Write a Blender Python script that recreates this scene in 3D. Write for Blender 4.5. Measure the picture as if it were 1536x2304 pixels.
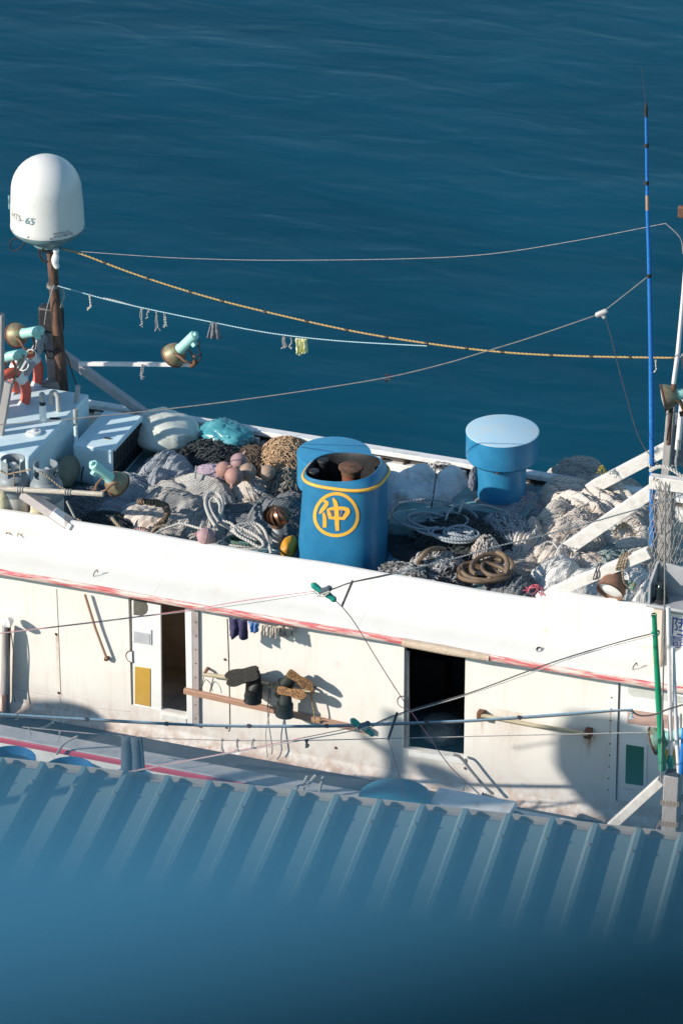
import bpy, bmesh, math, random
from mathutils import Vector, Matrix, noise
from mathutils.geometry import tessellate_polygon
R = math.radians
V = Vector
random.seed(7)
for o in list(bpy.data.objects): bpy.data.objects.remove(o)
SC = bpy.context.scene
COL = SC.collection

# ------------------------------------------------------------------ camera, sky, sun, exposure
F, PITCH, YAW, DIST = 9400.0, R(27.6), R(19.6), 48.0
P0 = V((0.0, 1.39, 3.88))
DV = V((-math.sin(YAW)*math.cos(PITCH), math.cos(YAW)*math.cos(PITCH), -math.sin(PITCH)))
RV = V((math.cos(YAW), math.sin(YAW), 0))
UV = RV.cross(DV)
CAM = P0 - DV*DIST
cd = bpy.data.cameras.new('camera'); cam = bpy.data.objects.new('camera', cd); COL.objects.link(cam)
cam.location = CAM; cam.rotation_euler = (math.pi/2-PITCH, 0, YAW)
cd.sensor_fit = 'HORIZONTAL'; cd.sensor_width = 36; cd.lens = F/1536*36
cd.clip_start = 0.05; cd.clip_end = 4000
cd.dof.use_dof = True; cd.dof.focus_distance = DIST; cd.dof.aperture_fstop = 5.8; cd.dof.aperture_blades = 0
SC.camera = cam
SUN_AZ, SUN_EL = R(50), R(24)            # azimuth measured from the wall's outward normal towards bow-left
SDIR = V((-math.sin(SUN_AZ)*math.cos(SUN_EL), -math.cos(SUN_AZ)*math.cos(SUN_EL), math.sin(SUN_EL)))
sl = bpy.data.lights.new('sun', 'SUN'); sl.energy = 5.0; sl.angle = R(0.53); sl.color = (1.0, 0.92, 0.81)
so = bpy.data.objects.new('sun', sl); COL.objects.link(so); so.rotation_euler = SDIR.to_track_quat('Z', 'Y').to_euler()
w = bpy.data.worlds.new('World'); SC.world = w; w.use_nodes = True
nt = w.node_tree; bg = nt.nodes['Background']
sky = nt.nodes.new('ShaderNodeTexSky'); sky.sky_type = 'NISHITA'; sky.sun_disc = False
sky.sun_elevation = SUN_EL; sky.sun_rotation = math.atan2(SDIR.x, SDIR.y)
sky.air_density = 1.0; sky.dust_density = 0.3; sky.ozone_density = 1.2
tint = nt.nodes.new('ShaderNodeMix'); tint.data_type = 'RGBA'; tint.blend_type = 'MULTIPLY'; tint.inputs[0].default_value = 1; tint.inputs[7].default_value = (.78, 1.02, 1.08, 1)
nt.links.new(sky.outputs[0], tint.inputs[6]); nt.links.new(tint.outputs[2], bg.inputs[0]); bg.inputs[1].default_value = 0.12
SC.view_settings.view_transform = 'Standard'; SC.view_settings.look = 'None'
SC.view_settings.exposure = 0.27; SC.view_settings.gamma = 1.0
SC.render.engine = 'CYCLES'; SC.cycles.use_denoising = True
SC.cycles.max_bounces = 6; SC.cycles.caustics_reflective = False; SC.cycles.caustics_refractive = False

# ------------------------------------------------------------------ pixel -> point on a plane of the boat
def P(px, py, x=None, y=None, z=None):
    d = DV + RV*((px-768)/F) + UV*((1152-py)/F)
    if y is not None: t = (y-CAM.y)/d.y
    elif z is not None: t = (z-CAM.z)/d.z
    else: t = (x-CAM.x)/d.x
    return CAM + d*t
def PL(pts, y0, y1=None):
    "pixel polyline on a vertical plane whose y runs from y0 to y1 along the list"
    y1 = y0 if y1 is None else y1
    x0, x1 = pts[0][0], pts[-1][0]
    return [P(a, b, y=y0+(y1-y0)*((a-x0)/(x1-x0) if x1 != x0 else 0)) for a, b in pts]

# ------------------------------------------------------------------ materials
MATS = {}
def nodes(name):
    m = bpy.data.materials.new(name); m.use_nodes = True
    t = m.node_tree; b = t.nodes['Principled BSDF']
    MATS[name] = m
    return m, t, b, t.nodes.new, t.links.new
def ramp(t, a, b, src, c0=(0,0,0,1), c1=(1,1,1,1)):
    r = t.nodes.new('ShaderNodeValToRGB'); r.color_ramp.elements[0].position = a; r.color_ramp.elements[1].position = b
    r.color_ramp.elements[0].color = c0; r.color_ramp.elements[1].color = c1
    t.links.new(src, r.inputs[0]); return r.outputs[0]
def mixc(t, fac, c0, c1):
    m = t.nodes.new('ShaderNodeMix'); m.data_type = 'RGBA'
    for s, v in ((m.inputs[0], fac), (m.inputs[6], c0), (m.inputs[7], c1)):
        if hasattr(v, 'links'): t.links.new(v, s)
        elif isinstance(v, (int, float)): s.default_value = v
        else: s.default_value = (*v[:3], 1)
    return m.outputs[2]
def math_(t, op, a, b=None, clamp=False):
    m = t.nodes.new('ShaderNodeMath'); m.operation = op; m.use_clamp = clamp
    for s, v in ((m.inputs[0], a), (m.inputs[1], b)):
        if v is None: continue
        if hasattr(v, 'links'): t.links.new(v, s)
        else: s.default_value = v
    return m.outputs[0]
def coords(t, scale=(1,1,1), kind='Object', rot=(0,0,0)):
    c = t.nodes.new('ShaderNodeTexCoord'); m = t.nodes.new('ShaderNodeMapping')
    m.inputs['Scale'].default_value = scale; m.inputs['Rotation'].default_value = rot
    t.links.new(c.outputs[kind], m.inputs[0]); return m.outputs[0]
def nz(t, vec, scale, detail=4, rough=.6, dist=0.0):
    n = t.nodes.new('ShaderNodeTexNoise'); n.inputs['Scale'].default_value = scale; n.inputs['Detail'].default_value = detail
    n.inputs['Roughness'].default_value = rough; n.inputs['Distortion'].default_value = dist
    t.links.new(vec, n.inputs['Vector']); return n.outputs['Fac']
def bump(t, b, h, strength=.3, dist=.02):
    n = t.nodes.new('ShaderNodeBump'); n.inputs['Strength'].default_value = strength; n.inputs['Distance'].default_value = dist
    t.links.new(h, n.inputs['Height']); t.links.new(n.outputs[0], b.inputs['Normal'])
def mat(name, c, c2=None, scale=6, lo=.45, hi=.7, rough=.55, metal=0, bm=0, bs=40, stretch=(1,1,1), spec=None, speck=None, speck_th=.72, kind='Object'):
    if name in MATS: return MATS[name]
    m, t, b, N, L = nodes(name)
    b.inputs['Roughness'].default_value = rough; b.inputs['Metallic'].default_value = metal
    if spec is not None: b.inputs['Specular IOR Level'].default_value = spec
    v = coords(t, stretch, kind)
    col = c
    if c2: col = mixc(t, ramp(t, lo, hi, nz(t, v, scale, 6, .65)), c, c2)
    else: col = mixc(t, ramp(t, .3, .8, nz(t, v, scale)), c, tuple(x*.8 for x in c))
    if speck: col = mixc(t, ramp(t, speck_th, speck_th+.05, nz(t, v, scale*6, 3, .6)), col, speck)
    L(col, b.inputs['Base Color'])
    if bm: bump(t, b, nz(t, v, bs, 4), bm, .02)
    return m

M_white = mat('white_paint', (.77,.75,.715), (.66,.60,.52), 2.2, .52, .85, .5, bm=.08, bs=9, speck=(.42,.28,.17), speck_th=.78)
M_cap = mat('white_worn', (.78,.77,.75), (.55,.51,.47), 7, .5, .75, .55, bm=.15, bs=30)
M_dooral = mat('door_white', (.82,.81,.79), (.74,.72,.69), 5, .5, .8, .35)
M_grey = mat('grey_paint', (.42,.42,.43), (.30,.30,.32), 6, .4, .7, .6, bm=.1)
M_deckteal = mat('deck_teal', (.20,.36,.37), (.12,.2,.2), 5, .4, .7, .6, bm=.2)
M_deckdark = mat('deck_dark', (.035,.045,.06), (.06,.07,.085), 4, .4, .7, .7, bm=.2)
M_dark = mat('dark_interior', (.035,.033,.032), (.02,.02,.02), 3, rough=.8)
M_cabin = mat('cabin_lining', (.60,.50,.38), (.38,.30,.22), 3, .4, .7, .8)
M_black = mat('black_rubber', (.016,.016,.018), (.03,.03,.033), 12, rough=.55, bm=.1)
M_steel = mat('dull_steel', (.30,.29,.28), (.2,.15,.12), 8, .5, .75, .5, metal=.4, bm=.1)
M_rust = mat('rust', (.16,.07,.035), (.055,.03,.022), 14, .4, .65, .8, bm=.35, bs=50)
M_rustpole = mat('rusty_pole', (.17,.085,.055), (.035,.025,.022), 5, .42, .62, .65, bm=.3, bs=40, stretch=(4,4,.8))
M_wood = mat('weathered_wood', (.40,.37,.36), (.27,.245,.235), 9, .35, .7, .8, bm=.3, bs=30, stretch=(8,8,.7))
M_woodpale = mat('pale_painted_wood', (.70,.66,.62), (.50,.46,.42), 8, .45, .75, .65, bm=.2, bs=30)
M_woodbrown = mat('brown_plank', (.46,.27,.18), (.36,.2,.13), 9, .35, .7, .65, bm=.2, stretch=(.8,8,8))
M_bamboo = mat('bamboo', (.50,.44,.30), (.32,.27,.18), 6, .4, .7, .5, bm=.1, stretch=(1,6,6))
M_bamboogrey = mat('grey_bamboo', (.52,.47,.40), (.32,.27,.22), 8, .4, .65, .6, bm=.2, stretch=(1,6,6))
M_blue = mat('funnel_blue', (.016,.15,.30), (.030,.20,.365), 3, .4, .8, .38, speck=(.03,.06,.09), speck_th=.80)
M_bluevent = mat('vent_blue', (.020,.18,.35), (.042,.24,.42), 5, .4, .75, .42, bm=.05, speck=(.2,.2,.2), speck_th=.80)
M_blueface = mat('vent_faded', (.42,.62,.74), (.52,.60,.62), 4, .45, .7, .5, bm=.08, speck=(.12,.2,.26), speck_th=.76)
M_yellow = mat('yellow_paint', (.80,.42,.045), (.62,.30,.05), 9, .5, .8, .5)
M_purple = mat('old_mauve_paint', (.28,.22,.30), rough=.5)
M_lightblue = mat('pale_blue_paint', (.66,.80,.84), (.52,.69,.75), 4, .45, .75, .5, bm=.05, speck=(.2,.3,.36), speck_th=.78)
M_grille = mat('black_grille', (.02,.02,.022), rough=.6)
M_gasgrey = mat('gas_grey', (.20,.235,.26), (.26,.28,.30), 6, rough=.5, bm=.05)
M_gaswhite = mat('gas_lower', (.56,.54,.50), (.34,.28,.22), 7, .5, .75, .6)
M_mint = mat('mint_enamel', (.36,.66,.58), (.28,.52,.47), 9, .45, .75, .42, speck=(.2,.28,.22), speck_th=.73)
M_bronze = mat('bronze_reflector', (.26,.155,.10), (.25,.25,.15), 9, .42, .58, .5, metal=.35, bm=.2, bs=20, speck=(.42,.34,.26), speck_th=.66)
M_verdi = mat('green_bronze', (.22,.40,.34), (.22,.17,.07), 14, .42, .6, .55, metal=.25, bm=.15)
M_rustbell = mat('brown_bell', (.24,.12,.075), (.15,.08,.05), 8, rough=.6, bm=.1)
M_lens = mat('lamp_glass', (.86,.85,.82), rough=.12)
M_radome = mat('radome_white', (.70,.68,.645), (.60,.575,.54), 4, .5, .8, .38, speck=(.35,.33,.3), speck_th=.82)
M_teal = mat('radome_teal', (.17,.27,.29), (.10,.17,.19), 5, rough=.5)
M_ink = mat('teal_ink', (.10,.22,.27), rough=.6)
M_inkdark = mat('dark_ink', (.06,.06,.09), rough=.6)
M_inkblue = mat('blue_ink', (.035,.07,.30), (.07,.12,.34), 20, rough=.6)
M_orange = mat('life_orange', (.75,.13,.085), (.62,.12,.08), 5, rough=.5)
M_green = mat('green_plastic', (.012,.26,.13), (.01,.2,.1), 6, rough=.35)
M_greenglass = mat('green_insulator', (.02,.26,.20), (.015,.18,.15), 9, rough=.3)
M_greenpanel = mat('green_panel', (.02,.165,.115), rough=.4)
M_ochre = mat('ochre_panel', (.52,.31,.055), (.58,.36,.08), 6, rough=.4)
M_greypanel = mat('grey_louvre', (.52,.53,.55), rough=.4)
M_pinkpanel = mat('pink_panel', (.55,.37,.32), rough=.45)
M_window = mat('dull_window', (.13,.12,.10), (.2,.19,.16), 6, rough=.15)
M_frost = mat('frosted_window', (.60,.61,.57), (.5,.51,.48), 6, rough=.3)
M_tubblue = mat('tub_blue', (.014,.10,.26), (.02,.13,.31), 5, rough=.45)
M_tubteal = mat('tub_teal', (.014,.15,.235), (.02,.19,.28), 5, rough=.5)
M_tubshade = mat('tub_shade', (.012,.04,.075), rough=.3)  # shade inside the tubs, put into a dark colour
M_antenna = mat('antenna_blue', (.02,.15,.46), (.03,.2,.52), 6, rough=.35, stretch=(1,1,4))
M_whitepole = mat('white_pole', (.76,.73,.72), (.6,.57,.56), 6, rough=.4)
M_navy = mat('navy_cloth', (.035,.03,.085), (.05,.045,.11), 12, rough=.9, bm=.3)
M_bluecloth = mat('blue_cloth', (.08,.18,.42), (.2,.3,.5), 18, rough=.9)
M_paleglove = mat('pale_cloth', (.50,.44,.38), (.36,.3,.25), 14, rough=.9, bm=.3)
M_slate = mat('slate_cloth', (.055,.075,.10), (.08,.10,.13), 10, rough=.9, bm=.35)
M_lavender = mat('lavender_cloth', (.44,.34,.40), (.34,.25,.31), 9, rough=.9, bm=.3)
M_yelcloth = mat('lime_cloth', (.62,.62,.18), (.7,.68,.55), 25, .4, .6, .9)
M_greycloth = mat('grey_cloth', (.10,.11,.14), (.2,.21,.24), 30, .4, .6, .9)
M_boot = mat('boot_rubber', (.009,.010,.010), (.014,.016,.016), 8, rough=.5, spec=.3)
M_bootgreen = mat('boot_green_rubber', (.012,.017,.016), (.018,.024,.022), 8, rough=.55, spec=.3)
M_soleblack = mat('dark_sole', (.034,.032,.028), (.012,.012,.011), 60, .4, .6, .8, bm=.7, bs=90)
M_soletan = mat('tan_sole', (.40,.21,.085), (.10,.05,.025), 55, .45, .6, .75, bm=.7, bs=80)
M_buoy = mat('faded_pink_buoy', (.40,.215,.18), (.28,.15,.13), 9, rough=.65, bm=.2, speck=(.5,.36,.32), speck_th=.68)
M_buoytan = mat('tan_buoy', (.36,.25,.19), (.25,.17,.13), 9, rough=.65, bm=.2, speck=(.5,.4,.33), speck_th=.68)
M_buoymauve = mat('mauve_buoy', (.38,.24,.245), (.27,.16,.17), 9, rough=.65, bm=.2, speck=(.5,.4,.4), speck_th=.68)
M_float = mat('ochre_float', (.55,.25,.015), (.40,.18,.03), 6, rough=.55, bm=.1)
M_cork = mat('brown_cork', (.12,.085,.06), (.22,.15,.10), 15, rough=.85, bm=.3)
M_copper = mat('copper_vane', (.30,.15,.09), (.12,.06,.04), 10, .4, .7, .38, metal=.8)
M_pvc = mat('pvc_grey', (.42,.42,.41), (.34,.33,.32), 6, rough=.5)
M_hose = mat('tan_hose', (.17,.11,.065), (.085,.055,.035), 6, .4, .7, .6, bm=.2)
M_sack = mat('pale_sack', (.58,.60,.55), (.46,.48,.40), 4, .45, .75, .4, bm=.25, bs=12)
M_tarp = mat('teal_film', (.06,.27,.32), (.16,.42,.46), 5, .5, .7, .25, bm=.3, bs=10)
M_conc = mat('quay_concrete', (.30,.30,.29), (.22,.22,.21), 1.5, rough=.85, bm=.2)
M_roof = mat('sheet_blue', (.165,.245,.26), (.21,.27,.275), 1.3, .35, .75, .55, speck=(.2,.25,.28), speck_th=.80)
M_trim = mat('beige_trim', (.36,.33,.29), (.28,.25,.22), 2, rough=.65)
M_parapetlit = mat('parapet_lit', (.085,.31,.42), (.095,.325,.44), 3, rough=.6)  # parapet blue lightened for the sunlit top
M_parapetshade = mat('parapet_shade', (.016,.078,.112), (.018,.083,.118), 3, rough=.6)  # same parapet darkened for the shaded face
M_lantern = mat('lantern_glass', (.012,.02,.022), (.02,.035,.035), 10, rough=.12)
M_straw = mat('straw_twine', (.56,.38,.23), (.36,.23,.14), 12, rough=.9)
M_foam = mat('chipped_foam', (.62,.56,.38), (.45,.36,.2), 9, rough=.85, bm=.4)
M_redcord = mat('red_cord', (.6,.12,.16), rough=.7)
M_pinkline = mat('pink_line', (.55,.20,.24), rough=.6)
M_wire = mat('grey_wire', (.30,.28,.27), (.16,.15,.14), 20, rough=.6)
M_wiredark = mat('dark_wire', (.05,.05,.055), (.09,.085,.08), 20, rough=.6)
M_bluecable = mat('blue_cable', (.16,.27,.36), (.1,.18,.26), 30, rough=.6)

def rope_mat(name, c1, c2, pitch=.03):
    m, t, b, N, L = nodes(name); b.inputs['Roughness'].default_value = .85
    v = coords(t, (1,1,1), 'UV', (0,0,R(38)))
    wv = N('ShaderNodeTexWave'); wv.inputs['Scale'].default_value = .314/pitch; wv.inputs['Distortion'].default_value = .6
    L(v, wv.inputs[0])
    col = mixc(t, wv.outputs['Fac'], c2, c1)
    col = mixc(t, ramp(t, .45, .75, nz(t, coords(t), 7)), col, tuple(x*.72 for x in c1)); L(col, b.inputs['Base Color'])
    bump(t, b, wv.outputs['Fac'], .6, .01); return m
M_ropewhite = rope_mat('white_rope', (.62,.58,.53), (.30,.28,.26))
M_ropegreen = rope_mat('green_rope', (.10,.19,.14), (.04,.08,.06))
M_ropegrey = rope_mat('grey_rope', (.44,.43,.42), (.2,.2,.2), .025)
M_ropebrown = rope_mat('brown_rope', (.36,.28,.20), (.2,.15,.1), .03)
M_ropeyellow = rope_mat('yellow_rope', (.52,.34,.12), (.26,.17,.07), .04)
M_ropecyan = rope_mat('cyan_rope', (.45,.62,.66), (.25,.40,.46), .03)

def net_mat(name, c1, c2, cell=.028, tint=None, tint_amt=.6):
    "knotted netting: two crossing sets of twine lines over shadowed gaps, in metres of UV"
    m, t, b, N, L = nodes(name); b.inputs['Roughness'].default_value = .9; b.inputs['Specular IOR Level'].default_value = .2
    wob = coords(t, (1,1,1), 'UV')
    nn = N('ShaderNodeTexNoise'); nn.inputs['Scale'].default_value = 9; L(wob, nn.inputs['Vector'])
    mm = N('ShaderNodeMix'); mm.data_type = 'VECTOR'; mm.inputs[0].default_value = .055; L(wob, mm.inputs[4]); L(nn.outputs['Color'], mm.inputs[5])
    ws = []
    for a in (52, -52):
        mp = N('ShaderNodeMapping'); mp.inputs['Rotation'].default_value = (0,0,R(a)); L(mm.outputs[1], mp.inputs[0])
        wv = N('ShaderNodeTexWave'); wv.inputs['Scale'].default_value = .314/cell; L(mp.outputs[0], wv.inputs[0]); ws.append(wv.outputs['Fac'])
    g = math_(t, 'MAXIMUM', ws[0], ws[1])
    g = ramp(t, .45, .95, g)
    col = mixc(t, g, c2, c1)
    col = mixc(t, ramp(t, .4, .7, nz(t, coords(t), 5, 5)), col, tuple(x*.7 for x in c1))
    if tint: col = mixc(t, math_(t, 'MULTIPLY', ramp(t, .5, .68, nz(t, coords(t), 2.6, 3)), tint_amt), col, tint)
    L(col, b.inputs['Base Color']); bump(t, b, g, .45, .010); return m
N_grey = net_mat('net_grey', (.56,.535,.50), (.16,.155,.15), .024)
N_pale = net_mat('net_pale', (.80,.73,.665), (.36,.31,.27), .024, (.5,.34,.22), .5)
N_beige = net_mat('net_beige', (.72,.645,.58), (.30,.255,.22), .026, (.42,.31,.22), .5)
N_white = net_mat('net_white', (.78,.76,.73), (.48,.46,.44), .028)
N_blue = net_mat('net_bluegrey', (.42,.45,.49), (.14,.15,.17), .024)
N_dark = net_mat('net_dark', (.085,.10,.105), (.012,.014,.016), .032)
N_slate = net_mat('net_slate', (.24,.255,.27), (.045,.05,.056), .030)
N_green = net_mat('net_greengrey', (.30,.37,.36), (.10,.14,.14), .04)
N_bale = net_mat('net_bale', (.88,.88,.87), (.70,.70,.69), .024, (.50,.28,.13), .7)

# ------------------------------------------------------------------ mesh builder
class MB:
    def __init__(s): s.v=[]; s.f=[]; s.uv={}
    def add(s, vs, fs, uvs=None):
        b=len(s.v); s.v += [V(p) for p in vs]
        for i, f in enumerate(fs):
            if uvs: s.uv[len(s.f)] = uvs[i]
            s.f.append(tuple(b+k for k in f))
        return s
    def box(s, lo, hi):
        x0,y0,z0=lo; x1,y1,z1=hi
        return s.add([(x0,y0,z0),(x1,y0,z0),(x1,y1,z0),(x0,y1,z0),(x0,y0,z1),(x1,y0,z1),(x1,y1,z1),(x0,y1,z1)],
              [(0,3,2,1),(4,5,6,7),(0,1,5,4),(1,2,6,5),(2,3,7,6),(3,0,4,7)])
    def bar(s, a, b, w, h, up=(0,0,1)):
        "rectangular beam between two points"
        a=V(a); b=V(b); d=(b-a).normalized(); u=V(up); sd=d.cross(u)
        if sd.length<1e-4: sd=d.cross(V((0,1,0)))
        sd.normalize(); u=sd.cross(d)
        vs=[p+sd*(i*w/2)+u*(j*h/2) for p in (a,b) for i,j in ((-1,-1),(1,-1),(1,1),(-1,1))]
        return s.add(vs,[(0,1,2,3),(7,6,5,4),(0,4,5,1),(1,5,6,2),(2,6,7,3),(3,7,4,0)])
    def tube(s, pts, r, n=8, cap=True, closed=False):
        pts=[V(p) for p in pts]; m=len(pts)
        rs=r if isinstance(r,(list,tuple)) else [r]*m
        t0=(pts[1]-pts[0]).normalized(); ref=V((0,0,1)) if abs(t0.z)<.9 else V((1,0,0))
        nrm=(ref-t0*ref.dot(t0)).normalized(); vs=[]; L=0; Ls=[]
        for i,p in enumerate(pts):
            if closed: t=(pts[(i+1)%m]-pts[i-1])
            else: t=pts[min(i+1,m-1)]-pts[max(i-1,0)]
            t = t.normalized() if t.length>1e-9 else t0
            nrm=nrm-t*nrm.dot(t)
            nrm = nrm.normalized() if nrm.length>1e-6 else t.orthogonal().normalized()
            bi=t.cross(nrm); t0=t
            if i: L+=(p-pts[i-1]).length
            Ls.append(L)
            for k in range(n):
                a=2*math.pi*k/n; vs.append(p+(nrm*math.cos(a)+bi*math.sin(a))*rs[i])
        fs=[];uv=[]; rr=max(rs)
        rng=m if closed else m-1
        for i in range(rng):
            j=(i+1)%m
            la=Ls[i]; lb=Ls[j] if j else L+(pts[0]-pts[-1]).length
            for k in range(n):
                k2=(k+1)%n; fs.append((i*n+k,i*n+k2,j*n+k2,j*n+k))
                a0=k/n*6.28*rr; a1=(k+1)/n*6.28*rr; uv.append(((la,a0),(la,a1),(lb,a1),(lb,a0)))
        if cap and not closed:
            fs.append(tuple(range(n-1,-1,-1))); uv.append(((0,0),)*n)
            fs.append(tuple((m-1)*n+k for k in range(n))); uv.append(((0,0),)*n)
        return s.add(vs,fs,uv)
    def lathe(s, prof, n=28, mtx=None, cap=False, jit=0):
        vs=[];m=len(prof)
        for r,z in prof:
            for k in range(n):
                a=2*math.pi*k/n; rr=r*(1+(jit*noise.noise(V((math.cos(a)*1.5,math.sin(a)*1.5,z*6))) if jit else 0))
                p=V((rr*math.cos(a),rr*math.sin(a),z)); vs.append(mtx@p if mtx else p)
        fs=[(i*n+k,i*n+(k+1)%n,(i+1)*n+(k+1)%n,(i+1)*n+k) for i in range(m-1) for k in range(n)]
        if cap: fs+= [tuple(range(n-1,-1,-1)), tuple((m-1)*n+k for k in range(n))]
        return s.add(vs,fs)
    def loft(s, rings, cap=True):
        n=len(rings[0]); vs=[p for r in rings for p in r]; m=len(rings)
        fs=[(i*n+k,i*n+(k+1)%n,(i+1)*n+(k+1)%n,(i+1)*n+k) for i in range(m-1) for k in range(n)]
        if cap: fs+=[tuple(range(n-1,-1,-1)), tuple((m-1)*n+k for k in range(n))]
        return s.add(vs,fs)
    def extrude(s, prof, x0, x1, closed=True, ztop=None, nx=1):
        "profile of (y,z) swept along x"
        m=len(prof); vs=[]
        for i in range(nx+1):
            x=x0+(x1-x0)*i/nx
            for (y,z) in prof: vs.append((x,y,z+(ztop(x,y,z) if ztop else 0)))
        fs=[(i*m+k,i*m+(k+1)%m,(i+1)*m+(k+1)%m,(i+1)*m+k) for i in range(nx) for k in range(m if closed else m-1)]
        if closed: fs+=[tuple(range(m-1,-1,-1)), tuple(nx*m+k for k in range(m))]
        return s.add(vs,fs)
    def prism(s, poly, off):
        "planar polygon (3d points) thickened by the vector off"
        n=len(poly); off=V(off); vs=[V(p) for p in poly]+[V(p)+off for p in poly]
        tri=tessellate_polygon([[V(p) for p in poly]])
        fs=[tuple(t) for t in tri]+[tuple(n+k for k in reversed(t)) for t in tri]
        fs+=[(i,(i+1)%n,n+(i+1)%n,n+i) for i in range(n)]
        return s.add(vs,fs)
def rootloc(p):
    l=V((0,0,0))
    while p: l+=p.location; p=p.parent
    return l
def obj(name, mb, m, parent=None, local=False, smooth=True, bevel=0, angle=35, subsurf=0, origin=None):
    me=bpy.data.meshes.new(name)
    if parent is None and not local:
        if origin is None:
            xs=[p.x for p in mb.v]; ys=[p.y for p in mb.v]
            origin=V(((min(xs)+max(xs))/2,(min(ys)+max(ys))/2,min(p.z for p in mb.v)))
        off=origin
    else: off=V((0,0,0)) if local else rootloc(parent)
    me.from_pydata([p-off for p in mb.v],[],mb.f); me.validate()
    bm=bmesh.new(); bm.from_mesh(me); bmesh.ops.recalc_face_normals(bm, faces=bm.faces[:]); bm.to_mesh(me); bm.free()
    if mb.uv and len(me.polygons)==len(mb.f):
        ul=me.uv_layers.new(name='UVMap')
        vs=mb.uv
        for p in me.polygons:
            q=vs.get(p.index)
            if not q: continue
            idx={ (mb.f[p.index][k]):q[k] for k in range(len(q))}
            for li in p.loop_indices: ul.data[li].uv=idx[me.loops[li].vertex_index]
    if smooth:
        for p in me.polygons: p.use_smooth=True
        me.set_sharp_from_angle(angle=R(angle))
    me.materials.append(m)
    o=bpy.data.objects.new(name,me); COL.objects.link(o)
    if parent: o.parent=parent
    elif not local: o.location=off
    if bevel:
        b=o.modifiers.new('b','BEVEL'); b.width=bevel; b.segments=2; b.limit_method='ANGLE'; b.angle_limit=R(40)
    if subsurf:
        b=o.modifiers.new('s','SUBSURF'); b.levels=b.render_levels=subsurf
    return o
def tag(o, label, cat=None, group=None, kind=None):
    o['label']=label
    if cat: o['category']=cat
    if group: o['group']=group
    if kind: o['kind']=kind
    return o
def thing(name, label, cat, loc=(0,0,0), group=None, rot=None):
    o=bpy.data.objects.new(name,None); o.empty_display_size=.1; COL.objects.link(o); o.location=V(loc)
    if rot is not None: o.rotation_euler=rot.to_euler()
    return tag(o,label,cat,group)
def dup(root, label, loc, rot=None, group=None):
    r=root.copy(); COL.objects.link(r); r.location=V(loc)
    if rot is not None: r.rotation_euler=rot.to_euler()
    r['label']=label
    if group: r['group']=group
    for ch in [c for c in bpy.data.objects if c.parent==root]:
        c=ch.copy(); COL.objects.link(c); c.parent=r
        for g in [k for k in bpy.data.objects if k.parent==ch]:
            d=g.copy(); COL.objects.link(d); d.parent=c
    return r
def smoothpts(pts, k=8, closed=False):
    pts=[V(p) for p in pts]; n=len(pts); out=[]
    for i in range(n if closed else n-1):
        if closed: a,b,c,d=pts[i-1],pts[i],pts[(i+1)%n],pts[(i+2)%n]
        else: a,b,c,d=pts[max(i-1,0)],pts[i],pts[i+1],pts[min(i+2,n-1)]
        for j in range(k):
            t=j/k
            out.append(.5*((2*b)+(c-a)*t+(2*a-5*b+4*c-d)*t*t+(3*b-a-3*c+d)*t**3))
    if not closed: out.append(pts[-1])
    return out
def frame(z, x=None):
    "rotation whose local Z is z and local X lies near x"
    z=V(z).normalized(); x=V(x) if x is not None else (V((0,0,1)) if abs(z.z)<.9 else V((1,0,0)))
    x=(x-z*x.dot(z)).normalized(); y=z.cross(x)
    return Matrix((x,y,z)).transposed()
def line(name,label,cat,pts,r,m,y0,y1=None,group=None,k=8,n=6):
    mb=MB().tube(smoothpts(PL(pts,y0,y1),k),r,n)
    return tag(obj(name,mb,m),label,cat,group)

# ------------------------------------------------------------------ water, quay
def build_water():
    m,t,b,N,L=nodes('sea_water')
    b.inputs['Roughness'].default_value=.14; b.inputs['IOR'].default_value=1.33; b.inputs['Specular IOR Level'].default_value=.29
    b.inputs['Specular Tint'].default_value=(.22,.75,1,1)
    v=coords(t,(.52,1.2,1),'Object',(0,0,-YAW))
    a=nz(t,v,1.25,2,.45,.4); c=nz(t,v,.30,2,.5,.3); f=nz(t,v,3.6,2,.5)
    L(mixc(t,ramp(t,.35,.7,c),(.0006,.046,.080),(.0013,.061,.102)),b.inputs['Base Color'])
    h=math_(t,'ADD',math_(t,'MULTIPLY',a,.45),math_(t,'MULTIPLY',c,1.2)); h=math_(t,'ADD',h,math_(t,'MULTIPLY',f,.04))
    bump(t,b,h,.32,.22)
    mb=MB().add([(-600,-200,0),(600,-200,0),(600,1500,0),(-600,1500,0)],[(0,1,2,3)])
    o=obj('water',mb,m); o['kind']='structure'
build_water()
q=obj('quay',MB().box((-25,-40,-2),(25,-1.62,1.15)),M_conc); q['kind']='structure'

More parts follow.
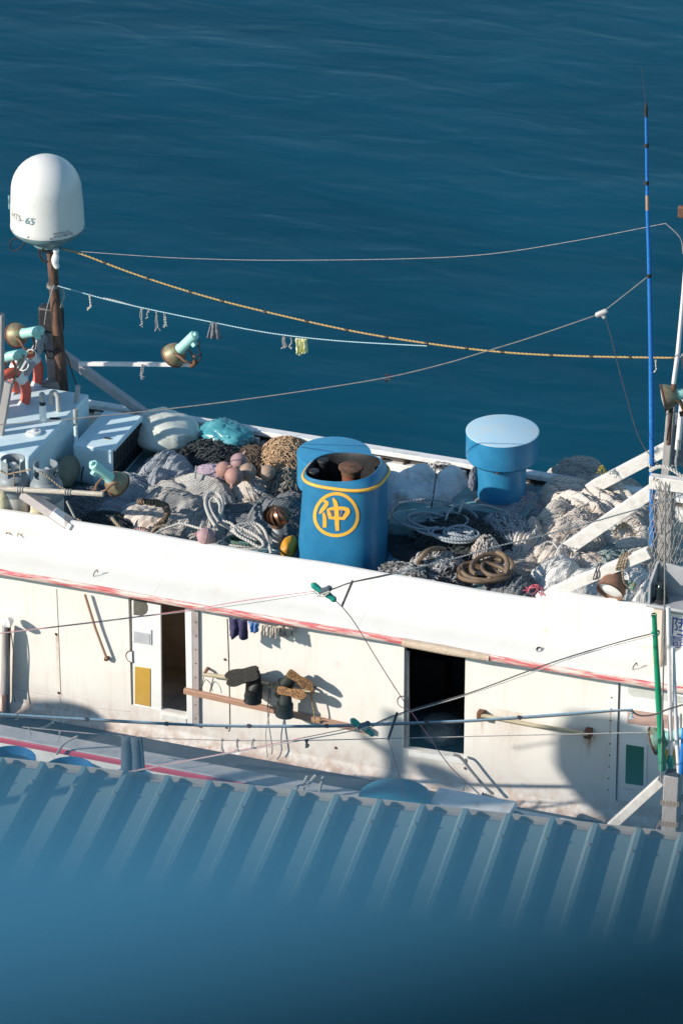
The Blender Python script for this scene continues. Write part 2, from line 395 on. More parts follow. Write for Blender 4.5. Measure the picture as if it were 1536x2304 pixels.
# ------------------------------------------------------------------ the boat
boat=thing('fishing_boat','white wooden fishing boat with red striped edges and a deckhouse roof heaped with nets','boat')
Z_DECK, Z_EAVE, Z_ROOF, Z_TOP = 1.30, 3.29, 3.55, 3.88
XA, XB = -7.5, 4.9
def wall_material():
    m,t,b,N,L=nodes('deckhouse_paint'); b.inputs['Roughness'].default_value=.5
    tc=N('ShaderNodeTexCoord'); sx=N('ShaderNodeSeparateXYZ'); L(tc.outputs['Object'],sx.inputs[0])
    v=coords(t)
    col=mixc(t,ramp(t,.4,.85,nz(t,v,1.6,6,.6)),(.82,.785,.735),(.75,.70,.635))
    vs=coords(t,(7,7,.55)); st=ramp(t,.55,.80,nz(t,vs,1.6,5,.6))
    col=mixc(t,math_(t,'MULTIPLY',st,.45),col,(.60,.50,.40))
    zf=math_(t,'MULTIPLY',math_(t,'SUBTRACT',1.72,sx.outputs[2]),2.6,True)      # dirt belt at the foot
    n2=ramp(t,.42,.68,nz(t,coords(t,(3,3,2.2)),2.2,7,.7))
    col=mixc(t,math_(t,'MULTIPLY',zf,math_(t,'MULTIPLY',n2,.9)),col,(.52,.31,.18))
    zf2=math_(t,'MULTIPLY',math_(t,'SUBTRACT',1.40,sx.outputs[2]),9,True)
    col=mixc(t,math_(t,'MULTIPLY',zf2,ramp(t,.35,.6,nz(t,v,9,6,.7))),col,(.30,.15,.085))
    for (px,py,wd,ln,s) in ((1325,1640,.05,.42,.95),(1325,1655,.10,.16,.9),(1085,1612,.035,.28,.5),(128,1425,.03,.75,.55),(135,1558,.04,.1,.8),(1150,1600,.28,.9,.28),
                            (1374,1600,.022,.35,.7),(700,1555,.05,.25,.45),(760,1490,.06,.12,.2),(1040,1475,.12,.6,.16)):
        p=P(px,py,y=0)
        fx=math_(t,'SUBTRACT',1.0,math_(t,'DIVIDE',math_(t,'ABSOLUTE',math_(t,'SUBTRACT',sx.outputs[0],p.x)),wd),True)
        dz=math_(t,'DIVIDE',math_(t,'SUBTRACT',p.z,sx.outputs[2]),ln)
        fz=math_(t,'MULTIPLY',math_(t,'SUBTRACT',1.0,dz,True),math_(t,'GREATER_THAN',dz,0.0))
        k=math_(t,'MULTIPLY',math_(t,'MULTIPLY',fx,fz),ramp(t,.25,.55,nz(t,coords(t,(9,9,3)),3,4,.6)))
        col=mixc(t,math_(t,'MULTIPLY',k,s*1.4,True),col,(.38,.19,.08))
    col=mixc(t,ramp(t,.765,.79,nz(t,v,17,3,.5)),col,(.45,.36,.29))
    L(col,b.inputs['Base Color']); bump(t,b,nz(t,v,5,5),.10,.03)
    return m
M_wall=wall_material()
def eave_material():
    m,t,b,N,L=nodes('eave_paint'); b.inputs['Roughness'].default_value=.5
    tc=N('ShaderNodeTexCoord'); sx=N('ShaderNodeSeparateXYZ'); L(tc.outputs['Object'],sx.inputs[0]); v=coords(t)
    col=mixc(t,ramp(t,.45,.85,nz(t,v,1.3,7,.65)),(.70,.682,.648),(.63,.605,.56))
    col=mixc(t,math_(t,'MULTIPLY',ramp(t,.58,.80,nz(t,coords(t,(6,1,1.2)),1.8,5,.6)),.35),col,(.58,.50,.42))     # thin run-off streaks
    for px,py,wd,ln,s in ((1213,1440,.05,.14,.6),(258,1190,.05,.2,.35),(1440,1480,.30,.16,.4),(1180,1360,.05,.1,.35),(600,1270,.03,.2,.2),(1060,1350,.04,.25,.25)):
        p=P(px,py,y=-.12)
        fx=math_(t,'SUBTRACT',1.0,math_(t,'DIVIDE',math_(t,'ABSOLUTE',math_(t,'SUBTRACT',sx.outputs[0],p.x)),wd),True)
        dz=math_(t,'DIVIDE',math_(t,'SUBTRACT',p.z,sx.outputs[2]),ln); fz=math_(t,'MULTIPLY',math_(t,'SUBTRACT',1.0,dz,True),math_(t,'GREATER_THAN',dz,-.2))
        col=mixc(t,math_(t,'MULTIPLY',math_(t,'MULTIPLY',fx,fz),s,True),col,(.62,.42,.24))
    for x0 in (-4.1,-1.66,.78,3.22):                                  # sheet laps
        k=math_(t,'LESS_THAN',math_(t,'ABSOLUTE',math_(t,'SUBTRACT',sx.outputs[0],x0)),.005); col=mixc(t,math_(t,'MULTIPLY',k,.45),col,(.5,.46,.41))
    col=mixc(t,ramp(t,.75,.78,nz(t,v,19,3,.5)),col,(.42,.36,.30)); L(col,b.inputs['Base Color']); bump(t,b,nz(t,v,2.2,4),.12,.06); return m
M_eave=eave_material()
def worn_red():
    m,t,b,N,L=nodes('worn_red_edge'); b.inputs['Roughness'].default_value=.6
    f=ramp(t,.46,.56,nz(t,coords(t,(1.1,14,14)),2.2,7,.72))
    wood=mixc(t,ramp(t,.4,.6,nz(t,coords(t,(2,12,12)),3)),(.66,.52,.44),(.74,.66,.60))
    L(mixc(t,f,wood,(.60,.11,.12)),b.inputs['Base Color']); return m
M_red=worn_red()
def pw(px,py,y=0): return P(px,py,y=y)
# wall with two open doorways
def wx(px,py=1500): return pw(px,py).x
d1x0,d1x1=wx(292,1480),wx(418,1480); d2x0,d2x1=wx(908,1580),wx(1045,1580)
d1z=pw(392,1604).z; d2z=pw(980,1697).z; dtop=3.20
mb=MB(); T=.07
for a,b_,z0,z1 in ((XA,d1x0,Z_DECK,3.42),(d1x1,d2x0,Z_DECK,3.42),(d2x1,XB,Z_DECK,3.42),(d1x0,d1x1,Z_DECK,d1z),(d2x0,d2x1,Z_DECK,d2z),(d1x0,d1x1,dtop,3.42),(d2x0,d2x1,dtop,3.42)):
    mb.box((a,0,z0),(b_,T,z1))
obj('deckhouse_wall',mb,M_wall,boat)
# rooms behind the doorways
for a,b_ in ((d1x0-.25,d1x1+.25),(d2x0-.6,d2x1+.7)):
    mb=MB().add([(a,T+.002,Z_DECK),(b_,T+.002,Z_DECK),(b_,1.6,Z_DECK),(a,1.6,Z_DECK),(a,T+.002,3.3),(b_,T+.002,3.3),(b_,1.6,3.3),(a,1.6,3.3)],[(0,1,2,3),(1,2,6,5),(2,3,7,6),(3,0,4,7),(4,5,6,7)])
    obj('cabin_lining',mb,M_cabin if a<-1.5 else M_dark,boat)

# inside clutter
mb=MB()
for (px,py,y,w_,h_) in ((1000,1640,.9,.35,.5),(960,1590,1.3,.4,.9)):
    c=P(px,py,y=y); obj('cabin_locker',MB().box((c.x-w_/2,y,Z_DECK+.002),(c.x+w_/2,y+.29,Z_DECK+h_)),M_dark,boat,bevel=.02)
# eave + near bulwark, one moulded shell
def ztop(x,y,z):
    if z<Z_TOP-.2: return 0
    t=min(max((x-2.72)/.22,0),1); t=t*t*(3-2*t)
    return .155*t + .006*math.sin(x*2.1)+.004*math.sin(x*5.3)
prof=[(.02,3.30),(-.29,3.30),(-.30,3.335),(-.26,3.365),(-.10,3.405),(.02,3.43),(.075,3.455),(.105,3.51),(.118,3.62),(.12,Z_TOP-.01),(.13,Z_TOP),(.175,Z_TOP),(.185,Z_TOP-.02),(.185,3.44),(.16,3.42)]
obj('eave_bulwark',MB().extrude(prof,XA,XB,nx=150,ztop=ztop),M_eave,boat,angle=50)
# painted rub rail along the eave edge
def rz(x,y,z): return .006*math.sin(x*1.7)+.004*noise.noise(V((x*3,0,0)))
obj('rub_rail',MB().extrude([(-.325,3.285),(-.335,3.30),(-.335,3.335),(-.322,3.352),(-.303,3.355),(-.303,3.285)],XA,XB,nx=90,ztop=rz),M_red,boat)
p0=pw(905,1455,-.33); p1=pw(1100,1480,-.33)
obj('rail_patch',MB().tube([(p0.x,-.315,3.318),((p0.x+p1.x)/2,-.32,3.315),(p1.x,-.315,3.31)],[.048,.052,.04],10),mat('sandy_filler',(.58,.46,.35),(.48,.36,.26),14,rough=.9,bm=.5),boat)
# roof deck, far bulwark with slot, stanchions
obj('roof_deck',MB().box((XA,.186,3.44),(XB,3.2,Z_ROOF)),M_deckteal,boat)
mb=MB(); YF=3.02
mb.box((XA,YF+.02,Z_ROOF),(XB,YF+.10,3.725)); mb.box((XA,YF,3.815),(XB,YF+.13,3.88))
obj('bulwark',mb,M_cap,boat,bevel=.012)
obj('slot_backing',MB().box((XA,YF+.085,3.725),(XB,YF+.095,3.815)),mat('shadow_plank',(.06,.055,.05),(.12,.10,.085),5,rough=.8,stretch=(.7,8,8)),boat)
for px in (222,575,848,1040,1300):
    c=P(px,1000+(px-768)*.163,y=YF)
    obj('stanchion',MB().box((c.x-.055,YF-.035,Z_ROOF),(c.x+.055,YF+.018,3.80)),M_cap,boat,bevel=.015)
for k in range(26):
    x=-3.6+k*.27
    if k%3!=1: obj('slot_peg',MB().box((x,YF+.03,3.726),(x+.018,YF+.07,3.814)),M_rust,boat)
# deckhouse far side, hull, main deck, gunwale
obj('deckhouse_wall',MB().box((XA,2.95,.9),(XB,3.0,3.43)),M_white,boat)
obj('main_deck',MB().box((XA,-1.238,1.2),(XB,-.001,Z_DECK)),M_deckdark,boat)
obj('hull',MB().extrude([(-1.33,1.70),(-1.28,1.70),(-1.24,1.24),(-1.0,-.6),(2.9,-.6),(3.3,1.0),(3.3,1.2),(-1.20,1.2),(-1.25,-.2)][:0] or [(-1.305,1.71),(-1.24,1.71),(-1.24,1.195),(3.25,1.195),(3.25,1.0),(2.9,-.6),(-.9,-.6),(-1.27,1.0)],XA,XB,nx=1),M_cap,boat,angle=20)
obj('gunwale',MB().box((XA,-1.31,1.712),(XB,-1.06,1.765)),M_grey,boat,bevel=.012)
obj('rub_stripe',MB().box((XA,-1.335,1.69),(XB,-1.312,1.757)),mat('red_stripe',(.50,.045,.075),(.42,.05,.07),6,rough=.5),boat,bevel=.01)
obj('wall_coving',MB().extrude([(-.07,Z_DECK+.001),(-.001,Z_DECK+.001),(-.001,Z_DECK+.13),(-.02,Z_DECK+.06)],XA,XB),M_wall,boat)
# --- sliding door left
def wrect(name,pts,m,y,th,parent,bevel=.004):
    return obj(name,MB().prism([P(a,b,y=y) for a,b in pts],(0,th,0)),m,parent,smooth=False,bevel=bevel)
door=wrect('door',[(296,1350),(361,1362),(363,1612),(300,1600)],M_dooral,.012,.035,boat)
tag(door,'white sliding door with ochre lower panel, pushed open')
wrect('panel',[(303,1500),(338,1505),(338,1591),(303,1584)],M_ochre,.004,.012,door)
wrect('louvre',[(300,1420),(337,1427),(337,1450),(300,1443)],M_greypanel,.004,.012,door)
arc=[(300,1350),(322,1352)]+[(322+10*math.sin(a),1368-15*math.cos(a)) for a in [R(20*k) for k in range(1,9)]]+[(318,1386),(300,1384)]
wrect('window',arc,M_window,.006,.01,door)
fr=wrect('frame',[(338,1418),(341,1418),(341,1452),(299,1446),(299,1443),(338,1450)],M_greypanel,.002,.012,door)
wrect('jamb',[(419,1374),(431,1376),(433,1634),(420,1631)],M_dooral,-.012,.05,boat)
ch=wrect('steel_channel',[(433,1376),(446,1378),(448,1638),(434,1635)],mat('channel_grey',(.42,.37,.36),(.3,.25,.24),6,rough=.55),-.03,.028,boat)
for k in range(8): 
    c=P(440,1400+k*31,y=-.031); obj('bolt',MB().lathe([(.008,-.004),(.008,.004)],8,Matrix.Translation(c)@Matrix.Rotation(R(90),4,'X'),cap=True),M_rust,ch)
wrect('sill',[(361,1606),(420,1618),(420,1630),(361,1619)],M_cap,-.02,.09,boat,.01)
def notch(px,py,ox):
    c=P(px,py,y=-.004); mb=MB().tube([c+V((-.075*math.sin(a)*1,0,.075*math.cos(a))) for a in [R(k*12) for k in range(0,16)]],.007,6)
    obj('latch_rim',mb,M_rust,boat)
    obj('latch_recess',MB().prism([c+V((-.072*math.sin(a),.001,.072*math.cos(a))) for a in [R(k*12) for k in range(0,16)]],(0,-.004,0)),M_dooral,boat,smooth=False)
notch(297,1478,0); notch(908,1580,0)
# --- open doorway
dj=wrect('jamb',[(908,1464),(918,1466),(918,1702),(909,1700)],mat('jamb_grey',(.48,.45,.43),(.3,.28,.27),5,rough=.6),.03,.03,boat)
wrect('door_edge',[(914,1466),(919,1467),(919,1702),(915,1701)],M_dooral,.075,.035,boat)
wrect('sill',[(919,1690),(1046,1708),(1046,1721),(919,1703)],M_cap,-.025,.11,boat,.012)
# --- closed door at the right
shutdoor=wrect('door',[(1396,1530),(1512,1548),(1506,1822),(1388,1800)],M_dooral,-.012,.02,boat); tag(shutdoor,'white closed door with a dark green lower panel')
wrect('door_frame',[(1377,1520),(1392,1522),(1385,1805),(1371,1803)],M_dooral,-.022,.03,boat)
wrect('seal',[(1391,1520),(1393,1520),(1386,1800),(1384,1800)],M_wiredark,-.024,.01,boat,0)
wrect('frame',[(1399,1668),(1456,1676),(1453,1782),(1396,1774)],M_dooral,-.024,.012,shutdoor,.006)
wrect('panel',[(1408,1676),(1448,1682),(1446,1769),(1406,1763)],M_greenpanel,-.028,.005,shutdoor,0)
wrect('panel',[(1411,1596),(1526,1613),(1526,1643),(1411,1628)],M_pinkpanel,-.018,.007,shutdoor,0)
wrect('frame',[(1400,1587),(1530,1606),(1530,1650),(1400,1633)],M_dooral,-.014,.006,shutdoor,.004)
ov=[(1470,1545),(1560,1556),(1560,1585),(1470,1574)]+[(1430+20*math.cos(a),1552+16*math.sin(a)) for a in [R(80+20*k) for k in range(10)]]
wrect('window',ov,M_frost,-.02,.008,shutdoor,.004)
for k in range(9):
    c=P(1375-k*.9,1570+k*26,y=-.026); obj('bolt',MB().lathe([(.009,-.004),(.009,.004)],8,Matrix.Translation(c)@Matrix.Rotation(R(90),4,'X'),cap=True),M_rust,boat)
# --- seams of hatch panels in the wall
def seam(pts,w_=.008,m=M_rust):
    obj('seam',MB().tube([P(a,b,y=-.001) for a,b in pts],w_/2,5),m,boat)
seam([(127,1325),(132,1440),(136,1560)],.010,mat('seam_tan',(.5,.36,.25),(.62,.52,.43),9,rough=.8)); seam([(38,1552),(136,1568)],.005,M_paleglove); seam([(135,1570),(137,1584),(295,1602)],.006,M_paleglove)
seam([(511,1392),(514,1480),(516,1560),(517,1640),(514,1646)],.013,mat('seam_brown',(.17,.11,.08),(.3,.22,.17),9,rough=.8)); seam([(514,1645),(446,1634)],.004,M_paleglove)
for px,py in ((506,1484),(509,1637),(126,1427),(132,1559),(1046,1729),(755,1683)):
    c=P(px,py,y=0); obj('bolt',MB().lathe([(.0,-.02),(.012,-.012),(.018,.0)],10,Matrix.Translation(c)@Matrix.Rotation(R(-90),4,'X')),M_rust,boat)
# scupper hole and small hooks on the eave
c=P(1213,1427,y=-.115); obj('scupper',MB().lathe([(.026,0),(.032,.012),(.03,-.02)],14,Matrix.Translation(V((c.x,-.115,3.405)))@Matrix.Rotation(R(28),4,'X')),M_black,boat)
for px,py in ((217,1272),(1431,1462)):
    c=P(px,py,y=-.12); c=V((c.x,-.13,3.40)); obj('hook',MB().tube(smoothpts([c+V((-.02,-.03,-.02)),c+V((-.01,-.05,.03)),c+V((.015,-.02,.07)),c+V((.02,0,.03))],5),.006,6),M_wiredark,boat)
# wall brackets and long rod at the right, sloping rods at the left
def wbar(name,label,cat,pts,r,m,y,part=True,n=8):
    mb=MB().tube([P(a,b,y=y) for a,b in pts],r,n)
    return obj(name,mb,m,boat) if part else tag(obj(name,mb,m),label,cat)
for px,py in ((1085,1604),(1326,1645)):
    c=P(px,py,y=0); obj('bracket',MB().box((c.x-.04,-.1,c.z-.05),(c.x+.04,0,c.z+.05)),M_rust,boat,bevel=.01)
wbar('grab_bar','','',[(1083,1610),(1200,1632),(1322,1652)],.024,M_bamboo,-.09)
wbar('grab_rod','','',[(191,1338),(215,1415),(240,1482)],.016,M_woodbrown,-.06)
c=P(240,1482,y=-.03); obj('bracket',MB().box((c.x-.02,-.06,c.z-.02),(c.x+.02,0,c.z+.02)),M_rust,boat)

# ------------------------------------------------------------------ funnel (part of the boat)
def sup(a,e=2.9): 
    c,s_=math.cos(a),math.sin(a); k=(abs(c)**e+abs(s_)**e)**(-1/e); return c*k,s_*k
fz0,fz1=3.552,4.75
cb=V((.195,.86,fz0)); ct=V((.255,.83,fz1))
def fdim(t): return (.495+(.455-.495)*t, .425+(.395-.425)*t)
def fring(z,inset=0,n=56,tilt=0):
    t=(z-fz0)/(fz1-fz0); c=cb.lerp(ct,t); a,b=fdim(t); out=[]
    for k in range(n):
        u,v=sup(2*math.pi*k/n); out.append(V((c.x+u*(a-inset),c.y+v*(b-inset),z+tilt*u)))
    return out
def ffront(x,z):
    t=(z-fz0)/(fz1-fz0); c=cb.lerp(ct,t); a,b=fdim(t); u=min(abs((x-c.x)/a),.999)
    return c.y-b*(1-u**2.9)**(1/2.9)
rings=[fring(fz0-.02),fring(3.9),fring(4.3),fring(4.67,0,56,.0)]
def lip(z,i0,i1,tilt):
    out=[]
    for p,q in zip(fring(z,i0,56,tilt),fring(z,i1,56,tilt)):
        k=min(max((p.x-ct.x)/.45,0),1); out.append(p.lerp(q,k))
    return out
rings+= [fring(4.70,0,56,.02),lip(4.74,.004,.025,.03),lip(4.775,.010,.075,.045),lip(4.771,.020,.086,.045)]
funnel=obj('funnel',MB().loft(rings,cap=False),M_blue,boat,angle=40)
tag(funnel,'blue ship funnel with a yellow ringed character, open at the top')
obj('black_lining',MB().loft([lip(4.7705,.020,.086,.045),fring(4.71,.05,56,.03),fring(4.0,.035)],cap=False),M_black,funnel)  # inside of the funnel mouth in plain black
obj('funnel_floor',MB().add(fring(4.05,.03),[tuple(range(56))]),M_black,funnel)
obj('base_flange',MB().loft([fring(3.551,-.05),fring(3.575,-.05),fring(3.58,-.02)],cap=False),M_blue,funnel)
n=84; bd=fring(4.69,-.005,n,.012)
obj('yellow_band',MB().tube(bd,.02,8,closed=True),M_yellow,funnel)
def onf(px,py,off=.005):
    lo,hi=.30,.83
    for _ in range(22):
        y=(lo+hi)/2; p=P(px,py,y=y); t=(p.z-fz0)/(fz1-fz0)
        if abs(p.x-cb.lerp(ct,t).x)<fdim(t)[0] and y>=ffront(p.x,p.z): hi=y
        else: lo=y
    p=P(px,py,y=hi); d=(CAM-p).normalized(); return p+d*off
def ribbon(mb,pts,ws,off,sub=6,closed=False):
    "brush stroke: pixel centre line with half widths, laid on the funnel plate"
    P3=smoothpts([V((a,b,0)) for a,b in pts],sub,closed); m=len(P3)
    W=[]
    for i in range(m):
        f=i/(m-1)*(len(ws)-1); k=min(int(f),len(ws)-2) if len(ws)>1 else 0
        W.append(ws[0] if len(ws)==1 else ws[k]+(ws[k+1]-ws[k])*(f-k))
    vs=[];fs=[]
    for i,p in enumerate(P3):
        q=P3[(i+1)%m] if (closed or i<m-1) else P3[i]; r_=P3[i-1] if (closed or i>0) else P3[i]
        d=(q-r_).normalized(); nn=V((-d.y,d.x,0))
        for sgn in (-1,-.33,.33,1): 
            c=p+nn*W[i]*sgn; vs.append(onf(c.x,c.y,off))
    for i in range(m if closed else m-1):
        j=(i+1)%m
        for k in range(3): fs.append((i*4+k,i*4+k+1,j*4+k+1,j*4+k))
    mb.add(vs,fs)
def z6(pts): return [(660+a/6.4,960+b/6.4) for a,b in pts]
mb=MB()
circ=[(614+308*math.cos(a)+12*math.sin(a*2),1266+302*math.sin(a)) for a in [2*math.pi*k/24 for k in range(24)]]
ribbon(mb,z6(circ),[3.6],.005,5,True)
S=[([(432,1062),(478,1098),(452,1150),(412,1202),(374,1252)],[2.2,4.6,4.8,4.4,1.6]),
   ([(430,1238),(446,1300),(450,1380),(448,1452)],[2.4,4.2,4.4,4.2]),
   ([(492,1180),(512,1250),(532,1326)],[1.8,4.2,3.8]),
   ([(500,1192),(560,1178),(680,1172),(770,1196),(778,1236),(742,1290),(712,1338)],[2,3.2,3.4,5.0,5.2,4.6,3.4]),
   ([(522,1312),(620,1318),(716,1322)],[3.0,3.2,3.2]),
   ([(566,1030),(600,1090),(618,1200),(624,1350),(634,1500)],[1.8,4.6,5.2,5.0,4.2])]
for i,(p_,w_) in enumerate(S): ribbon(mb,z6(p_),w_,.0062+.0006*i)
obj('emblem',mb,M_yellow,funnel,smooth=False)
mb=MB(); ribbon(mb,z6([(542,1204),(556,1240),(566,1276)]),[1.2],.011); ribbon(mb,z6([(700,1200),(690,1240),(678,1278),(660,1280)]),[1.3],.0115)
ribbon(mb,z6([(545,1212),(580,1206)]),[1.3],.011);ribbon(mb,z6([(655,1204),(712,1204)]),[1.5],.011)
obj('old_lettering',mb,M_purple,funnel,smooth=False)
def stack(px,py,z,r,h,m1,m2,name):
    c=P(px,py,z=z); T_=Matrix.Translation(V((c.x,c.y,z)))
    o=obj(name,MB().lathe([(r*.72,-h),(r*.72,-.10)],20,T_),m2,funnel)
    obj('pipe_cap',MB().lathe([(r*.70,-.11),(r*.78,-.10),(r*.80,-.04),(r,-.028),(r*1.0,-.008),(r*.9,.0),(0,.006)],22,T_,jit=.05),m1,o)
stack(790,1048,4.80,.145,.7,M_rust,mat('red_oxide',(.22,.06,.03),(.12,.04,.03),8,rough=.8),'exhaust_pipe')
stack(727,1034,4.74,.066,.6,M_black,M_black,'exhaust_pipe'); stack(706,1058,4.72,.066,.6,M_black,M_black,'exhaust_pipe')

# ------------------------------------------------------------------ mushroom ventilators (parts of the boat)
def ventilator(c,ztop_,R1,hcap,R0,zb,mtop,msh,label):
    T_=Matrix.Translation(V((c.x,c.y,0)))
    v=obj('ventilator',MB().lathe([(R0,zb),(R0,ztop_-hcap+.03)],44,T_),msh,boat); tag(v,label)
    obj('vent_cap',MB().lathe([(R0*.9,ztop_-hcap+.02),(R1*.93,ztop_-hcap-.015),(R1,ztop_-hcap+.02),(R1,ztop_-.004)],56,T_),msh,v)
    obj('cap_plate',MB().lathe([(0,ztop_+.008),(R1*.96,ztop_+.002),(R1+.004,ztop_-.004),(R1+.004,ztop_-.012)],56,T_),mtop,v)
    obj('base_flange',MB().lathe([(R0+.045,zb),(R0+.045,zb+.018),(R0+.02,zb+.022),(R0+.001,zb+.03)],44,T_),M_steel,v)
    a=R(-80); obj('bolt',MB().lathe([(0,-.02),(.014,-.02),(.014,.02),(0,.02)],8,T_@Matrix.Translation(V((math.cos(a)*R1*.96,math.sin(a)*R1*.96,ztop_-hcap)))),M_rust,v)
    return v
cv=P(1130,968,z=4.63); ventilator(cv,4.63,.42,.345,.285,3.77,M_blueface,M_bluevent,'blue mushroom ventilator with a faded pale top')
obj('coaming',MB().box((cv.x-.5,cv.y-.42,Z_ROOF),(cv.x+.42,cv.y+.40,3.768)),M_deckteal,boat,bevel=.01)
cv2=P(751,1019,z=4.47); v2=ventilator(cv2,4.47,.425,.40,.30,3.56,mat('vent_top_blue',(.04,.26,.46),(.06,.30,.50),5,.4,.75,.42),M_bluevent,'blue mushroom ventilator half hidden behind the funnel')
obj('weld_seam',MB().bar((cv2.x-.40,cv2.y,4.48),(cv2.x+.40,cv2.y,4.48),.012,.008),mat('weld_blue',(.02,.12,.26),rough=.5),v2)
# teal hatch box beside the funnel, right end deck fittings of the boat
a_=P(873,1172,z=3.80); obj('hatch_box',MB().box((a_.x,a_.y-.05,Z_ROOF),(a_.x+.62,a_.y+.55,3.80)),M_deckteal,boat,bevel=.015)
# corner post, lantern shelf and sign wall at the right end
pA=P(1467,1460,y=-.02); pB=P(1490,1460,y=-.02)
obj('corner_post',MB().box((pA.x,-.06,3.40),(pB.x,.12,4.16)),mat('cream_post',(.74,.60,.50),(.62,.48,.38),4,rough=.6),boat,bevel=.012)
obj('sign_wall',MB().box((pB.x+.03,.10,3.30),(pB.x+1.4,.14,4.02)),M_white,boat,bevel=.006)
c0=P(1455,1330,y=-.08); obj('lantern_shelf',MB().box((c0.x,-.12,4.165),(c0.x+1.1,.26,4.20)),M_grey,boat,bevel=.01)
obj('lantern_screen',MB().prism([(c0.x+.02,.20,4.202),(c0.x+.62,.20,4.202),(c0.x+.62,.20,4.46),(c0.x+.57,.20,4.52),(c0.x+.03,.20,4.58)],(0,.02,0)),M_grey,boat,smooth=False)
obj('lantern_screen',MB().prism([(c0.x+.02,-.10,4.202),(c0.x+.02,.199,4.202),(c0.x+.02,.199,4.575),(c0.x+.02,-.10,4.44)],(.022,0,0)),M_grey,boat,smooth=False)
def text_mesh(s,size,shear=0):
    cu=bpy.data.curves.new('t','FONT'); cu.body=s; cu.size=size; cu.shear=shear; cu.resolution_u=4
    o=bpy.data.objects.new('t',cu); COL.objects.link(o); dg=bpy.context.evaluated_depsgraph_get()
    me=bpy.data.meshes.new_from_object(o.evaluated_get(dg)); vs=[v.co.copy() for v in me.vertices]; fs=[tuple(p.vertices) for p in me.polygons]
    bpy.data.objects.remove(o); bpy.data.meshes.remove(me); return vs,fs
mb=MB()
for s_,px,py,size in (('陞',1507,1424,.235),('電',1500,1452,.15),('話',1526,1452,.15)):
    vs,fs=text_mesh(s_,size); o_=P(px,py,y=.096)
    mb.add([V((o_.x+v.x*1.0,.096,o_.z+v.y*1.05)) for v in vs],fs)
obj('sign_lettering',mb,M_inkblue,boat,smooth=False)
b0=P(1495,1420,y=.09); obj('sign_frame',MB().box((b0.x-.012,.06,3.5),(b0.x+.02,.098,4.0)),M_whitepole,boat,bevel=.004)
cc=P(1555,1500,y=-.2); obj('white_dome_fitting',MB().lathe([(.20,-.12),(.22,0),(.20,.12),(.12,.2),(0,.23)],24,Matrix.Translation(cc)),M_dooral,boat)
cc=P(1537,1535,y=-.05); obj('fairlead',MB().lathe([(.16,-.03),(.16,.02),(.12,.03),(.075,.02),(.07,-.03)],26,Matrix.Translation(cc)@Matrix.Rotation(R(60),4,'X')),M_cap,boat)
# timber of the right hand gantry (all bolted to the boat)
def beam(name,a,ya,b,yb,w_,h_,m,par=boat,bev=.008,up=(0,0,1)):
    return obj(name,MB().bar(P(*a,y=ya),P(*b,y=yb),w_,h_,up),m,par,bevel=bev)
beam('gantry_post',(1497,1300),.34,(1500,1085),.34,.16,.16,M_wood,up=(0,1,0))
beam('gantry_beam',(1462,1082),.26,(1600,1100),.26,.10,.15,M_woodpale)
beam('gantry_brace',(1212,1346),.22,(1462,1242),.22,.10,.12,M_woodpale)
beam('gantry_brace',(1250,1252),1.5,(1470,1102),1.5,.08,.155,M_woodpale)
beam('gantry_brace',(1325,1101),2.85,(1545,985),2.85,.08,.15,M_woodpale)
beam('gantry_post',(1497,1072),2.3,(1513,880),2.3,.09,.09,M_wood,up=(0,1,0))
beam('gantry_post',(1530,1040),2.5,(1536,950),2.5,.2,.2,mat('dark_grey_paint',(.16,.17,.19),(.3,.3,.3),9,rough=.6))
beam('gantry_crosstree',(1536,820),1.6,(1620,815),1.6,.10,.24,M_wood)
beam('gantry_beam',(1455,1036),2.9,(1475,1022),2.9,.06,.06,M_woodpale)

# ------------------------------------------------------------------ left gantry (boat), radome, lights
beam('mast_timber',(127,880),2.80,(107,692),2.80,.14,.12,M_wood,up=(0,1,0))
beam('mast_brace',(106,772),2.78,(330,934),2.95,.11,.10,mat('lilac_grey_paint',(.36,.335,.35),(.45,.40,.40),5,rough=.6))
beam('mast_brace',(4,935),2.1,(102,752),2.74,.10,.10,M_grey)
beam('mast_brace',(-6,1010),1.2,(20,860),1.2,.09,.07,M_wood,up=(0,1,0))
beam('mast_timber',(-2,960),1.6,(0,706),1.6,.09,.09,M_wood,up=(0,1,0))
beam('mast_foot',(104,866),2.72,(140,862),2.72,.22,.12,M_wood)
beam('lamp_boom',(178,818),2.6,(436,820),2.6,.045,.045,M_whitepole,bev=.003)
obj('tape_band',MB().box(P(92,735,y=2.80)-V((0,.09,.03)),P(140,700,y=2.80)+V((0,.08,.05))),M_black,boat,bevel=.03)

mp=2.70
rd=thing('satellite_dome','white satellite dome on a rusty mast, lettered in teal','satellite dome',P(140,870,y=mp),'radomes' if False else None)
obj('mast_pole',MB().tube([P(141,880,y=mp),P(126,700,y=mp),P(114,548,y=mp)],[.072,.064,.056],16),M_rustpole,rd)
ctop=P(105,345,y=mp); cx_,RR=P(106,480,y=mp).x,.435
zt=P(106,351,y=mp).z; zb_=P(106,508,y=mp).z
prof=[]
for k in range(13):
    a=R(90*k/12); prof.append((RR*.955*math.sin(a),zt-.43+.43*math.cos(a)))
prof+=[(RR*.985,zt-.60),(RR,zb_+.06),(RR*1.01,zb_+.01),(RR*1.0,zb_)]
prof=prof[:1]+prof[1:]
T_=Matrix.Translation(V((cx_,mp,0)))
dome=obj('dome',MB().lathe(prof,64,T_),M_radome,rd,angle=60)
obj('dome_base',MB().lathe([(RR*.99,zb_),(RR*.97,zb_-.035),(RR*.80,zb_-.10),(RR*.42,zb_-.20),(RR*.40,zb_-.23),(0,zb_-.23)],48,T_),M_teal,rd)
